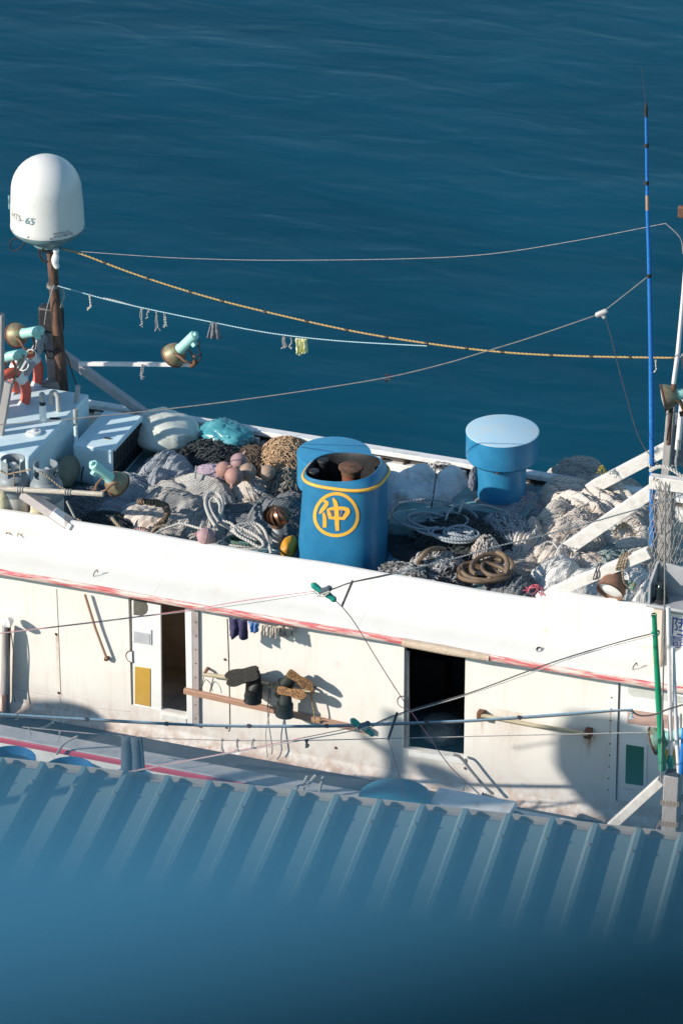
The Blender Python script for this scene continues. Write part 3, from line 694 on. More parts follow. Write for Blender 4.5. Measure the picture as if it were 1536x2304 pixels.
obj('mount_bracket',MB().box((cx_-.10,mp-.12,zb_-.30),(cx_+.14,mp+.1,zb_-.2)),M_black,rd,bevel=.03)
for a in range(10):
    q=R(36*a+10); obj('bolt',MB().lathe([(.0,.012),(.012,.008),(.012,-.004)],8,T_@Matrix.Rotation(q,4,'Z')@Matrix.Translation(V((RR*1.0,0,zb_+.03)))@Matrix.Rotation(R(90),4,'Y')),M_steel,rd)
def on_dome(vs,a0,z0,sl=0):
    out=[]
    for v in vs:
        a=a0+v.x/RR; r_=RR*1.012; out.append(V((cx_+r_*math.sin(a),mp-r_*math.cos(a),z0+v.y+sl*v.x)))
    return out
fa=-YAW*-1    # camera azimuth seen from the dome is +YAW
vs,fs=text_mesh('HTS-',.115,.12); obj('lettering',MB().add(on_dome(vs,R(-68)+YAW,zb_+.20),fs),M_steel,dome,smooth=False)
vs,fs=text_mesh('65',.125,.25); obj('lettering',MB().add(on_dome(vs,R(-68)+YAW+.262/RR,zb_+.197),fs),M_ink,dome,smooth=False)
for s_,dz,sz in (('400-0574-155',.075,.038),('0574-27887777',.036,.040)):
    vs,fs=text_mesh(s_,sz); obj('lettering',MB().add(on_dome(vs,R(12)+YAW,zb_+dz),fs),M_inkdark,dome,smooth=False)
obj('logo_stroke',MB().tube(on_dome(smoothpts([V((0,.16,0)),V((.03,.12,0)),V((-.01,.06,0)),V((.03,.0,0))],5),R(-84)+YAW,zb_+.25),.012,5),M_ink,dome)
def cable(name,pts,r,m,y,par): return obj(name,MB().tube(smoothpts(PL(pts,y),6),r,6),m,par)
cable('cable_loop',[(50,537),(30,537),(22,552),(32,564),(48,555),(58,542)],.009,M_black,mp-.15,rd)
cable('cable_loop',[(102,553),(90,560),(90,575),(98,588),(108,588)],.012,M_black,mp-.15,rd)
cable('cable_loop',[(100,552),(95,562),(95,575),(102,590)],.008,M_black,mp-.18,rd)
obj('clamp',MB().lathe([(.075,-.02),(.075,.02)],16,Matrix.Translation(P(119,642,y=mp)),cap=True),M_steel,rd)
mb=MB().tube(smoothpts(PL([(127,558),(126,572),(124,590),(130,604)],mp-.12),5),[.03,.04,.045,.042,.03,.034,.045,.05,.05,.048,.045,.04,.04,.035,.03,.02],8)
tag(obj('rag',mb,M_cap,subsurf=1),'white knotted rag tied below the satellite dome','rag')

def floodlight(label,cpx,cy,rear,ry,group='floodlights on the boat',scale=1.0,mb_=M_bronze,mt=M_mint,yoke=True,first=[]):
    "cpx: pixel of the bowl centre, rear: pixel of the body end; cy, ry their depth planes"
    a=P(*cpx,y=cy); b_=P(*rear,y=ry); rot=frame(b_-a)
    if first and mb_ is M_bronze and mt is M_mint and yoke: return dup(first[0],label,a,rot,group)
    t=thing('floodlight',label,'floodlight',a,group,rot)
    kw=dict(local=True)
    def ob(n,mb,m,par=t,**k):
        o=obj(n,mb,m,par,local=True,**k); return o
    bowl=[(.150,-.075),(.152,-.07),(.142,-.02),(.12,.035),(.09,.075),(.065,.095),(.05,.10)]
    r_=ob('reflector',MB().lathe(bowl,32),mb_); ob('rim',MB().lathe([(.150,-.075),(.158,-.078),(.158,-.062),(.150,-.066)],32),M_rust,r_)
    ob('lens',MB().lathe([(0,-.088),(.08,-.082),(.149,-.068)],28),M_lens)
    ob('body',MB().lathe([(.066,.088),(.068,.10),(.060,.115),(.060,.41),(.054,.425),(.05,.428),(0,.43)],24),mt)
    ob('end_knob',MB().lathe([(.026,.425),(.026,.465),(.02,.47),(0,.47)],14),mt)
    ob('gland_box',MB().box((-.10,-.025,.30),(-.05,.03,.36)),mt,bevel=.006)
    if yoke:
        y_=MB().tube([V((0,.10,.06)),V((-.06,.10,.10)),V((-.15,.09,.12)),V((-.20,.05,.13)),V((-.22,0,.13)),V((-.20,-.05,.13)),V((-.15,-.09,.12)),V((-.06,-.10,.10)),V((0,-.10,.06))],.014,6)
        ob('yoke',y_,M_rustbell); ob('yoke_clamp',MB().lathe([(.03,-.06),(.03,.06)],12,Matrix.Translation(V((-.24,0,.13))),cap=True),M_rust)
    if not first and yoke: first.append(t)
    return t
floodlight('floodlight with mint body by the rusty mast, bronze bowl facing outboard',(43,752),2.42,(98,742),2.25)
floodlight('floodlight with mint body at the end of the white boom',(396,794),2.58,(448,744),2.48)
floodlight('floodlight with verdigris body half hidden by the weathered left brace',(-2,806),2.0,(46,797),1.9)
floodlight('floodlight with rust brown bowl beside the blue antenna',(1505,892),1.5,(1562,880),1.6)
floodlight('floodlight with green body on the bamboo pole by the gas cylinders',(258,1084),.45,(203,1040),.18)
floodlight('floodlight with green stained bowl behind the green pole',(1482,1664),-.62,(1552,1646),-.55,scale=1,mb_=M_verdi,yoke=False)
# brown bell lamp facing the camera at the right brace
a=P(1377,1321,y=.14); rot=frame(V((.15,.86,.50)))
t=thing('floodlight','brown bell floodlight with a bright white glass under the wooden brace','floodlight',a,'floodlights on the boat',rot)
obj('reflector',MB().lathe([(.150,-.07),(.158,-.06),(.155,.0),(.14,.06),(.10,.12),(.06,.17),(.05,.2),(0,.2)],36),M_rustbell,t,local=True)
obj('lens',MB().lathe([(0,-.05),(.09,-.045),(.148,-.03)],32),M_lens,t,local=True)
obj('rim',MB().lathe([(.150,-.07),(.160,-.075),(.160,-.055),(.152,-.06)],36),M_rust,t,local=True)
obj('mount_arm',MB().box((-.03,.09,.03),(.03,.24,.12)),M_verdi,t,local=True,bevel=.01)
cable('lamp_cable',[(428,800),(444,812),(452,800),(446,780),(449,768)],.011,M_black,2.5,boat)
cable('lamp_cable',[(438,806),(446,797),(452,803),(446,812),(438,806)],.009,M_black,2.48,boat)
cable('mast_cable',[(88,745),(98,770),(105,800),(118,806),(122,796),(110,788),(95,792),(82,800)],.008,M_black,2.66,boat)
cable('mast_cable',[(110,792),(135,788),(150,800),(162,838),(174,872)],.009,M_black,2.62,boat)
cable('mast_cable',[(100,730),(104,700),(112,670),(122,640)],.006,M_ropegrey,2.6,boat)
# life ring pieces (orange) hung in the left brace
def liferings():
    for i,(px,py,y,label) in enumerate(((58,846,2.45,'orange life ring hanging beside the mast, seen edge on'),(22,890,1.9,'orange life ring hung in the weathered left brace'))):
        c=P(px,py,y=y); ring=[c+V((.09*math.cos(a)*(1 if i==0 else 1.5),.22*math.cos(a)*.8,.30*math.sin(a))) for a in [R(k*15) for k in range(24)]]
        o=tag(obj('life_ring',MB().tube(ring,.062,14,closed=True),M_orange),label,'life ring','life rings')
        for k in (2,8,14,20): obj('strap',MB().tube([ring[k],ring[(k+2)%24]],.067,14),M_cap,o)
liferings()
line('cord','pale cord lashing hanging from the left brace','cord',[(30,838),(45,810),(55,800),(42,830),(30,862)],.010,M_ropebrown,1.85)
mb=MB()
for k in range(4):
    px=18+k*17; py=865-k*22
    mb.tube([P(px,py,y=2.0)+V((.07*math.cos(a),.07*math.sin(a)*.5,.06*math.sin(a))) for a in [R(j*40) for j in range(9)]],.008,5,closed=True)
obj('lashing',mb,M_cap,boat)

# ------------------------------------------------------------------ cabinets, pipes, gas cylinders
Zc=4.27
def quad_box(name,label,cat,corner,dx,dy,ztop_,zbot,m,bev=.02):
    "corner: pixel of the back right top corner"
    c=P(*corner,z=ztop_); x1,y1=c.x,c.y
    t=thing(name,label,cat,(x1-dx/2,y1-dy/2,zbot))
    obj('casing',MB().box((x1-dx,y1-dy,zbot),(x1,y1,ztop_)),m,t,bevel=bev)
    return t,x1,y1
tank,x1,y1=quad_box('water_tank','long pale blue tank box with white vent pipes on its top','tank',(201,886),1.15,1.80,Zc,Z_ROOF,M_lightblue,.03)
def pipe(pts,r,m,par,name='vent_pipe'): return obj(name,MB().tube(smoothpts(pts,5),r,14),m,par)
p=P(97,948,z=Zc); pipe([p,p+V((0,0,.10)),p+V((0,0,.22))],.042,M_dooral,tank); obj('pipe_cap',MB().tube([p+V((0,0,.20)),p+V((0,0,.26)),p+V((0,0,.262)),p+V((0,0,.36)),p+V((0,0,.38))],[.033,.033,.036,.036,.02],14),M_pvc,tank)
obj('rubber_sleeve',MB().tube([p+V((0,0,.215)),p+V((0,0,.265))],.036,14),M_black,tank)
p=P(132,925,z=Zc); pipe([p,p+V((0,0,.14)),p+V((-.005,0,.20)),p+V((-.05,0,.24)),p+V((-.09,0,.20)),p+V((-.095,0,.08))],.032,M_pvc,tank)
p=P(170,940,z=Zc); pipe([p+V((0,0,-.1)),p+V((0,0,.06)),p+V((.0,0,.12))],.030,M_pvc,tank)
p=P(174,905,z=Zc); pipe([p+V((-.02,0,-.02)),p+V((0,0,.10)),p+V((.015,0,.22))],.030,M_pvc,tank)
p=P(169,965,z=Zc-.05); pipe([p+V((0.015,-.02,.05)),p+V((.02,-.03,-.1)),p+V((.02,-.03,-.6))],.022,M_lightblue,tank)
p=P(76,975,z=Zc); obj('filler_cap',MB().lathe([(.09,.0),(.085,.03),(.03,.035),(.028,.05),(0,.05)],24,Matrix.Translation(p)),M_cap,tank)
line('hose','black hose looped on the pale blue tank','hose',[(14,935),(40,945),(85,950),(92,962),(110,966),(130,962),(139,950),(132,942),(112,941)],.013,M_black,1.75,1.78)
ac,ax1,ay1=quad_box('cooling_unit','pale blue cooling unit with a black grille in its side','cooling unit',(321,935),.49,.98,4.06,3.56,M_lightblue,.015)
obj('grille_recess',MB().box((ax1-.002,ay1-.93,3.60),(ax1+.004,ay1-.05,4.03)),M_black,ac)
mb=MB()
gf=MB(); 
for k in range(9): gf.tube([(ax1+.012,ay1-.90+k*.104,3.63),(ax1+.012,ay1-.90+k*.104,4.0)],.005,5)
obj('grille',gf,M_wiredark,ac)
for z_ in (3.60,3.80,4.03): obj('grille_rail',MB().box((ax1+.004,ay1-.92,z_-.008),(ax1+.016,ay1-.05,z_+.008)),M_lightblue if z_!=3.80 else M_wiredark,ac)
obj('front_panel',MB().box((ax1-.46,ay1-.995,3.60),(ax1-.22,ay1-.981,4.02)),M_lightblue,ac,bevel=.006)
obj('front_box',MB().box((ax1-.20,ay1-1.08,3.56),(ax1-.02,ay1-.982,3.74)),M_lightblue,ac,bevel=.01)
obj('clip',MB().box((ax1-.2,ay1-.72,4.061),(ax1-.12,ay1-.70,4.075)),M_black,ac)
cable('cable',[(188,1050),(183,1075),(186,1095),(190,1115)],.009,M_black,ay1-1.1,ac)
def gas(label,px,py,rot_=0):
    c=P(px,py,z=3.56+.75)
    t=thing('gas_cylinder',label,'gas cylinder',(c.x,c.y,3.56),'gas cylinders',Matrix.Rotation(rot_,3,'Z'))
    L_=dict(local=True)
    r_=.195
    obj('lower_body',MB().lathe([(r_*.9,0),(r_,.02),(r_,.42)],36),M_gaswhite,t,**L_)
    obj('upper_body',MB().lathe([(r_*1.002,.40),(r_*1.006,.41),(r_*1.004,.52),(r_*.95,.58),(r_*.8,.63),(r_*.45,.665),(0,.67)],36),M_gasgrey,t,**L_)
    # collar with openings: arc walls
    mb=MB()
    def arcwall(a0,a1,z0,z1,ra,rb):
        n=max(3,int((a1-a0)/8)); vs=[];fs=[]
        for i in range(n+1):
            a=R(a0+(a1-a0)*i/n); c_,s_=math.cos(a),math.sin(a)
            for (rr,z) in ((ra,z0),(rb,z1),(rb-.018,z1),(ra-.018,z0)): vs.append((rr*c_,rr*s_,z))
        for i in range(n):
            for k in range(4): fs.append((i*4+k,i*4+(k+1)%4,i*4+4+(k+1)%4,i*4+4+k))
        fs+=[(0,1,2,3),(n*4+3,n*4+2,n*4+1,n*4)]
        mb.add(vs,fs)
    arcwall(-150,150,.60,.68,.150,.145); arcwall(-150,-95,.68,.78,.145,.142); arcwall(-40,30,.68,.78,.145,.142); arcwall(85,150,.68,.78,.145,.142)
    arcwall(-150,150,.78,.83,.142,.145)
    obj('collar',mb,M_gasgrey,t,angle=50,bevel=.004,**L_)
    obj('valve',MB().lathe([(.022,.66),(.022,.74),(.04,.745),(.042,.77),(.02,.775),(0,.775)],12),M_cap,t,**L_)
    return t
g1=gas('grey gas cylinder with pale lower half, between the tank and the cooling unit',103,1058,R(-60))
g2=dup(g1,'grey gas cylinder with a rope around its collar, at the photo edge',(P(29,1046,z=4.31).x,P(29,1046,z=4.31).y,3.56),Matrix.Rotation(R(120),3,'Z'),'gas cylinders')
line('rope','brown rope lashing round the two gas cylinders','rope',[(-8,1055),(15,1066),(32,1064),(70,1056)],.010,M_ropebrown,.30)
line('rope','brown rope hanging from the gas cylinders to the bamboo pole','rope',[(32,1064),(31,1090),(31,1120)],.010,M_ropebrown,.28)
line('rope','pale rope slanting across the pale lower half of a cylinder','rope',[(90,1060),(110,1075),(135,1095),(148,1102)],.011,M_ropebrown,.22)
bp=tag(obj('bamboo_pole',MB().tube([P(-20,1098,y=.16),P(60,1102,y=.16),P(150,1107,y=.16),P(232,1112,y=.16)],[.030,.032,.030,.029],10),M_bamboogrey),'grey bamboo pole lashed in front of the gas cylinders','pole')
for px in (47,154):
    mb=MB(); 
    for k in range(3): mb.lathe([(.034,-.011),(.041,0),(.034,.011)],14,Matrix.Translation(P(px-6+k*5.5,1102.2+(px-60)*.055,y=.16))@Matrix.Rotation(R(90),4,'Y'))
    obj('lashing',mb,M_ropewhite,bp)
beam('rail_brace',(52,1108),.22,(156,1178),.16,.13,.11,mat('pinkish_grey_paint',(.46,.41,.40),(.36,.32,.31),7,rough=.65))
beam('rail_brace',(120,1152),.165,(163,1183),.155,.12,.09,M_white)
def tangle(name,label,cat,px,py,a,b,H,m,n,r,zb=3.58,group=None,L=.25,seed=1,seg=7,flow=None,curl=.5):
    rnd=random.Random(seed); c=P(px,py,z=zb+H*.5); rx,ry=a/185,b/97; mb=MB()
    for i in range(n):
        th=rnd.uniform(0,6.28); rr=math.sqrt(rnd.random())*.92; u,v=rr*math.cos(th),rr*math.sin(th)
        d=(flow+rnd.gauss(0,curl)) if flow is not None else rnd.uniform(0,6.28)
        pts=[]
        for k in range(seg):
            h=H*max(0,1-u*u-v*v)**.6*(.80+.25*rnd.random())
            pts.append(V((c.x+u*rx,c.y+v*ry,zb+h+.02*rnd.random())))
            u+=math.cos(d)*L/seg/rx; v+=math.sin(d)*L/seg/ry; d+=rnd.gauss(0,curl*.5)
        mb.tube(smoothpts(pts,2),r*rnd.uniform(.7,1.2),4,cap=False)
    # inner mass so that the heap is not see-through
    if H>.16: mb.lathe([(0,H*.80),(.5,H*.70),(.8,H*.42),(1.0,-.02)],20,Matrix.Translation(V((c.x,c.y,zb)))@Matrix.Diagonal((rx*.9,ry*.9,1,1)))
    return tag(obj(name,mb,m),label,cat,group)
tangle('twine_tangle','straw coloured twine tangle at the rail beside the gas cylinders','twine',38,1135,48,26,.35,M_straw,70,.008,3.6,None,.3,3)
f=tag(obj('foam_block',MB().lathe([(.10,-.14),(.11,-.05),(.105,.08),(.07,.15)],10,Matrix.Translation(P(6,1130,y=.28)),cap=True,jit=.3),M_foam,subsurf=1),'chipped yellowish foam block behind the bamboo pole','foam')
f=tag(obj('foam_block',MB().lathe([(.09,-.12),(.10,-.05),(.10,.05),(.07,.12)],9,Matrix.Translation(P(85,1162,y=.28)),cap=True,jit=.3),M_foam,subsurf=1),'chipped yellowish foam block under the rail brace','foam')
line('stick','thin brown stick leaning by the gas cylinders, knotted with rope','stick',[(150,1128),(165,1158),(178,1185)],.014,M_bamboogrey,.24)
line('rope','brown rope end knotted on the leaning stick','rope',[(172,1168),(182,1172),(180,1182),(190,1184),(196,1192)],.011,M_ropebrown,.22)

# unseen posts added out of frame so their shadows stripe the tank and cooling unit
for (x,y,w_,zt_) in ((-5.0,.02,.10,5.45),(-5.25,.50,.08,6.6),(-5.3,.86,.16,6.3),(-5.1,1.42,.09,6.6)):
    obj('unseen_post',MB().box((x-w_/2,y-w_/2,Z_ROOF),(x+w_/2,y+w_/2,zt_)),M_wood,boat,bevel=.01)

# ------------------------------------------------------------------ net heaps
def netheap(name,label,px,py,a,b,H,m,seed,flow=0.0,fq=7,amp=.045,zb=3.56,n=64,knot=None,strands=0,sr=.006,group='heaps of netting on the roof',rag=.28,soft=2.2,cat='fishing net',xtra=26):
    """draped heap: px,py pixel of its middle, a,b half sizes in pixels (along the deck, into the deck), H height; folds run along flow.
    knot=(u,v): folds gather towards that point instead"""
    a*=1.14; b*=1.16; H*=.80; strands+=xtra
    rnd=random.Random(seed); c=P(px,py,z=zb+H*.55); rx,ry=a/185,b/97; so=V((seed*3.7,seed*1.3,0)); cf,sf=math.cos(flow),math.sin(flow)
    def outline(u,v):
        t=math.atan2(v,u); return 1+rag*noise.noise(V((math.cos(t)*1.4,math.sin(t)*1.4,seed*2.1)))+.10*noise.noise(V((math.cos(t)*5,math.sin(t)*5,seed)))
    def height(u,v):
        r=math.hypot(u,v)/outline(u,v)
        base=H*max(0,1-r**soft)**.75
        x,y=u*rx,v*ry; q=V((x,y,0))+so
        if knot:
            du,dv=u-knot[0],v-knot[1]; dist=math.hypot(du*rx,dv*ry)
            s=math.atan2(dv*ry,du*rx)*fq*.55+1.5*noise.noise(q*2.2); kamp=amp*min(1,.25+dist*1.9); base+= .05*max(0,1-dist/.16)
        else:
            s=(-x*sf+y*cf)*fq*2.2+ (x*cf+y*sf)*.5+1.5*noise.noise(q*1.3)+.35*noise.noise(q*4.2+V((9,0,0))); kamp=amp
        w1=abs(math.sin(s)); amp_=kamp; w2=abs(math.sin(s*2.9+1.6*noise.noise(q*3+V((0,5,0)))))
        fold=kamp*(1.0*w1**.8+.62*w2**.8)-kamp*1.0
        lump=H*.34*(abs(noise.noise(q*2.2+V((0,0,4))))*2-.5)+.024*abs(noise.noise(q*6.5))+.003*noise.noise(q*25)
        e=min(1,max(0,(1.06-r)*4))
        return zb-.03+(base+ (fold+lump)*e*(.4+.6*min(1,base/(H*.5+1e-6)))), r
    vs=[];uvs=[];idx={};mb=MB()
    lim=1.35
    for j in range(n+1):
        for i in range(n+1):
            u=-lim+2*lim*i/n; v=-lim+2*lim*j/n
            z,r=height(u,v)
            idx[i,j]=(len(vs) if r<1.12 else None)
            if r<1.12:
                jx=.012*noise.noise(V((u*9,v*9,seed))); vs.append(V((c.x+u*rx+jx,c.y+v*ry,z)))
                x,y=u*rx,v*ry; uvs.append((x*cf+y*sf+z*.35,-x*sf+y*cf+z*.8))
    fs=[];fu=[]
    for j in range(n):
        for i in range(n):
            q=[idx[i,j],idx[i+1,j],idx[i+1,j+1],idx[i,j+1]]
            if None in q: continue
            fs.append(tuple(q)); fu.append(tuple(uvs[k] for k in q))
    mb.add(vs,fs,fu)
    for k in range(strands):
        th=rnd.uniform(0,6.28); rr=math.sqrt(rnd.random())*.85; u,v=rr*math.cos(th),rr*math.sin(th); d=flow+rnd.gauss(0,.35)
        if knot: d=math.atan2(v*ry-knot[1]*ry,u*rx-knot[0]*rx)+rnd.gauss(0,.2)
        pts=[]
        for s_ in range(8):
            z,r=height(u,v)
            if r>1.05: break
            pts.append(V((c.x+u*rx,c.y+v*ry,z+sr*1.2+.008*rnd.random()))); st=rnd.uniform(.03,.06)
            u+=math.cos(d)*st/rx; v+=math.sin(d)*st/ry; d+=rnd.gauss(0,.25)
        if len(pts)>2: mb.tube(smoothpts(pts,2),sr*rnd.uniform(.7,1.3),4,cap=False)
    return tag(obj(name,mb,m,angle=80),label,cat,group)
NH=netheap
# wide underlayers
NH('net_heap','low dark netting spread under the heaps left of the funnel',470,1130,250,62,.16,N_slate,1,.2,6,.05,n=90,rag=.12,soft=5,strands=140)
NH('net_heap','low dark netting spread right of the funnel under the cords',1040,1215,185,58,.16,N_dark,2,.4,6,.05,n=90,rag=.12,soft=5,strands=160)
NH('net_heap','low beige netting spread under the big pale heap at the right',1350,1220,150,78,.26,N_beige,3,.3,6,.05,n=90,rag=.12,soft=5,strands=140)
# left of the funnel
NH('net_heap','smooth blue grey netting bunched against the black grille',372,1058,72,46,.42,N_blue,11,1.1,6,.07,n=72)
NH('net_heap','grey netting laid beside the cooling unit, low and shaded',300,1100,60,34,.30,N_blue,12,.3,6,.06)
NH('net_heap','large light grey net gathered into a knot by the white rope loop',418,1110,112,52,.36,N_grey,13,.3,9,.075,n=90,knot=(.62,.15),strands=20)
NH('net_heap','cream net with soft folds ringed by the brown cork line',338,1152,66,27,.30,N_pale,14,.5,7,.06,n=70)
NH('net_heap','light grey net fanning down to the rail below the white rope loop',450,1165,68,40,.26,N_grey,15,1.9,11,.06,n=80,knot=(.2,.95),strands=15)
NH('net_heap','pale grey net rolled into a bundle under the pink buoys',565,1102,62,27,.34,N_pale,16,.15,8,.06,n=72,strands=25)
NH('net_heap','dark grey net draped beside the funnel, in coarse mesh',632,1150,66,50,.40,N_slate,17,.7,7,.06,n=80)
NH('net_heap','grey fringe of netting tumbling along the rail near the mauve buoy',400,1190,88,20,.16,N_grey,18,.5,9,.05,n=70,strands=40)
NH('net_heap','black open mesh net lying by the bamboo pole end',240,1172,62,28,.20,N_dark,19,.3,6,.05,strands=30)
NH('net_heap','blue grey netting in the shade behind the black mesh',262,1142,52,26,.22,N_blue,20,.4,7,.05)
tangle('net_heap','dark greenish strands of net heaped below the teal film','fishing net',480,1024,90,40,.30,N_dark,260,.0075,3.60,'heaps of netting on the roof',.45,21,8,.6,.35)
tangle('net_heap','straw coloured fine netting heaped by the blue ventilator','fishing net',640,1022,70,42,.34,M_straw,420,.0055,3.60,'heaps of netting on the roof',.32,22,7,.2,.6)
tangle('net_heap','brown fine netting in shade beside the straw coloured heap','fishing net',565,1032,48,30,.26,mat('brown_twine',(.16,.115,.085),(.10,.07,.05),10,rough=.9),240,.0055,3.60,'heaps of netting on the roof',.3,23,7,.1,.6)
tangle('net_heap','brownish knotted cords piled against the funnel side','fishing net',644,1088,46,24,.34,mat('grey_cord',(.22,.20,.17),(.12,.11,.10),9,rough=.9),130,.012,3.62,'heaps of netting on the roof',.3,24,7,.9,.5)
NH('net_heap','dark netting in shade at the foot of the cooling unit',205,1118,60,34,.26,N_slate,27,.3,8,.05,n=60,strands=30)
# right of the funnel
NH('net_heap','white grey net bale tied with a dark cord, rust stained below',916,1100,66,46,.44,N_bale,31,.0,10,.022,n=80,rag=.06,soft=4.5,xtra=0)
NH('net_heap','white grey net bale, smaller half behind the dark cord',1008,1096,44,42,.42,N_bale,32,.0,10,.022,n=64,rag=.06,soft=4.2,xtra=0)
NH('net_heap','small pale bundle of net beside the blue grey ropes',985,1146,42,20,.30,N_white,33,.8,8,.04)
tangle('net_heap','shaggy white net ends showing behind the bale','fishing net',995,1052,40,12,.12,N_white,70,.005,3.74,'heaps of netting on the roof',.15,34,6)
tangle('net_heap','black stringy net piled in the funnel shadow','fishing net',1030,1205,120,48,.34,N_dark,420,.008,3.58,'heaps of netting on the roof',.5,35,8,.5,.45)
tangle('net_heap','grey and white knotted cords lit at the rail right of the funnel','fishing net',985,1272,72,30,.30,mat('knotted_cord',(.52,.49,.47),(.10,.10,.10),9,.42,.55,.85),340,.0085,3.58,'heaps of netting on the roof',.26,36,7,1.0,.4)
tangle('net_heap','low knotted cords lying against the rail at the funnel foot','fishing net',905,1283,58,14,.14,mat('knotted_cord_dark',(.36,.35,.34),(.06,.06,.06),9,.42,.55,.85),190,.0085,3.74,'heaps of netting on the roof',.22,37,6,.3,.6)
tangle('net_heap','looped hank of pale cords with frayed ends above the tan hose','fishing net',1092,1240,36,25,.34,mat('pale_cord',(.50,.44,.40),(.30,.26,.24),9,rough=.9),120,.0085,3.66,'heaps of netting on the roof',.3,38,8,1.8,.25)
tangle('net_heap','shaded grey cords in a hank between the ropes and the beige bundle','fishing net',1135,1185,66,34,.30,N_blue,200,.009,3.62,'heaps of netting on the roof',.4,39,8,-.6,.3)
NH('net_heap','blue grey net slumped in the shade beside the pale ventilator',1172,1140,70,54,.30,N_blue,40,.6,8,.09,n=70)
NH('net_heap','big beige net piled highest behind the diagonal beam',1340,1118,124,62,.52,N_pale,41,-.25,7,.12,n=130,strands=30)
NH('net_heap','grey net lying along the top of the big beige pile',1310,1074,90,24,.54,N_grey,42,-.15,8,.08,n=70)
NH('net_heap','beige net bunched under the upper diagonal beam',1285,1172,76,42,.42,N_beige,43,.5,8,.10,n=80,strands=20)
NH('net_heap','upright beige bundle of net hanging in folds',1190,1212,36,46,.36,N_pale,44,1.5,10,.07,n=64)
NH('net_heap','grey beige net gathered at a white cord loop',1262,1250,66,48,.36,N_beige,45,.9,9,.07,n=80,knot=(.0,.75),strands=10)
NH('net_heap','coiled beige net roll beside the green grey net',1325,1228,42,24,.44,N_beige,46,.4,9,.06,n=60,strands=30)
NH('net_heap','green grey coarse net below the upper beam',1378,1248,54,34,.36,N_green,47,.3,8,.06,n=64)
NH('net_heap','white net mound above the green grey net',1385,1205,56,28,.44,N_white,48,-.2,6,.05,n=64)
NH('net_heap','tan shaggy net beside the netted post',1420,1180,44,32,.48,N_beige,49,.2,8,.06,n=60,strands=60)
NH('net_heap','white grey net folded under the lower beam near the post',1430,1225,44,38,.44,N_pale,50,.6,8,.07,n=64)
NH('net_heap','beige net lying between the tan hose and the white mounds',1160,1268,72,40,.22,N_beige,51,.3,7,.05,n=70,strands=30)
NH('net_heap','dark grey ribbed net roll at the rail beside the tan hose',1152,1318,62,25,.30,N_slate,52,1.4,7,.06,n=72)
NH('net_heap','white meshed net mound at the rail, larger one',1258,1292,60,34,.36,N_white,53,1.0,8,.045,n=72)
NH('net_heap','white meshed net mound under the lower wooden brace',1322,1310,60,36,.34,N_white,54,.8,8,.045,n=72)
NH('net_heap','pale grey bag of net behind the bell lamp',1416,1298,50,36,.36,N_white,55,1.3,8,.045,n=60)
tangle('net_heap','small tan tuft of frayed net on the beige pile','fishing net',1402,1190,18,10,.12,M_straw,60,.005,4.05,'heaps of netting on the roof',.1,56,5)
tangle('weed_tuft','small yellow green tuft of weed on top of the beige pile','weed',1353,1056,8,5,.08,mat('weed',(.42,.34,.05),(.3,.26,.06),9,rough=.9),24,.004,4.22,None,.07,57,4)
tangle('cord_tuft','red cord ends beside the dark grey ribbed net','cord',1205,1325,16,7,.08,M_redcord,26,.005,3.95,None,.1,58,5)
tangle('cord_tuft','red and rust cord scraps at the rail by the cream net','cord',318,1196,22,8,.08,mat('scrap_cord',(.38,.16,.13),(.5,.42,.38),20,.45,.6,.8),34,.006,3.74,None,.16,59,5)
tangle('net_heap','thin black net strands thrown over the blue grey coils','fishing net',1040,1186,60,22,.30,N_dark,90,.007,3.62,'heaps of netting on the roof',.55,61,9,.2,.7)
# loose mesh hung round the right post: crossing twine lines, real tubes
def hungnet():
    rnd=random.Random(5); mb=MB(); x0=P(1462,1180,y=.2).x; nx,nz_=13,16; pts={}
    for i in range(nx+1):
        for k in range(nz_+1):
            f=i/nx; x=x0-.02+f*.50; y=.235-.05*math.sin(f*6)+rnd.uniform(-.012,.012); z=4.30+k/nz_*1.26+.02*math.sin(i)+rnd.uniform(-.02,.02)
            pts[i,k]=V((x+rnd.uniform(-.012,.012)+.02*(k%2),y,z))
    for i in range(nx):
        for k in range(nz_):
            j=i+1 if k%2 else i; 
            mb.tube([pts[i,k],pts[min(i+(k%2),nx),k+1]],.0035,4,cap=False)
            mb.tube([pts[i+1 if not k%2 else i,k],pts[i if not k%2 else i,k+1]],.0035,4,cap=False)
            mb.tube([pts[i+1,k],pts[i+ (0 if not k%2 else 1),k+1]],.0035,4,cap=False) if k%2==0 else None
    tag(obj('hanging_net',mb,mat('net_twine',(.46,.42,.38),(.25,.22,.2),20,rough=.9)),'loose open mesh net hung around the grey gantry post','fishing net','heaps of netting on the roof')
hungnet()
line('rope','thick pale rope draped along the top of the gantry beam','rope',[(1462,1060),(1475,1052),(1490,1050),(1510,1056),(1535,1072),(1560,1080)],.022,M_ropewhite,.35)
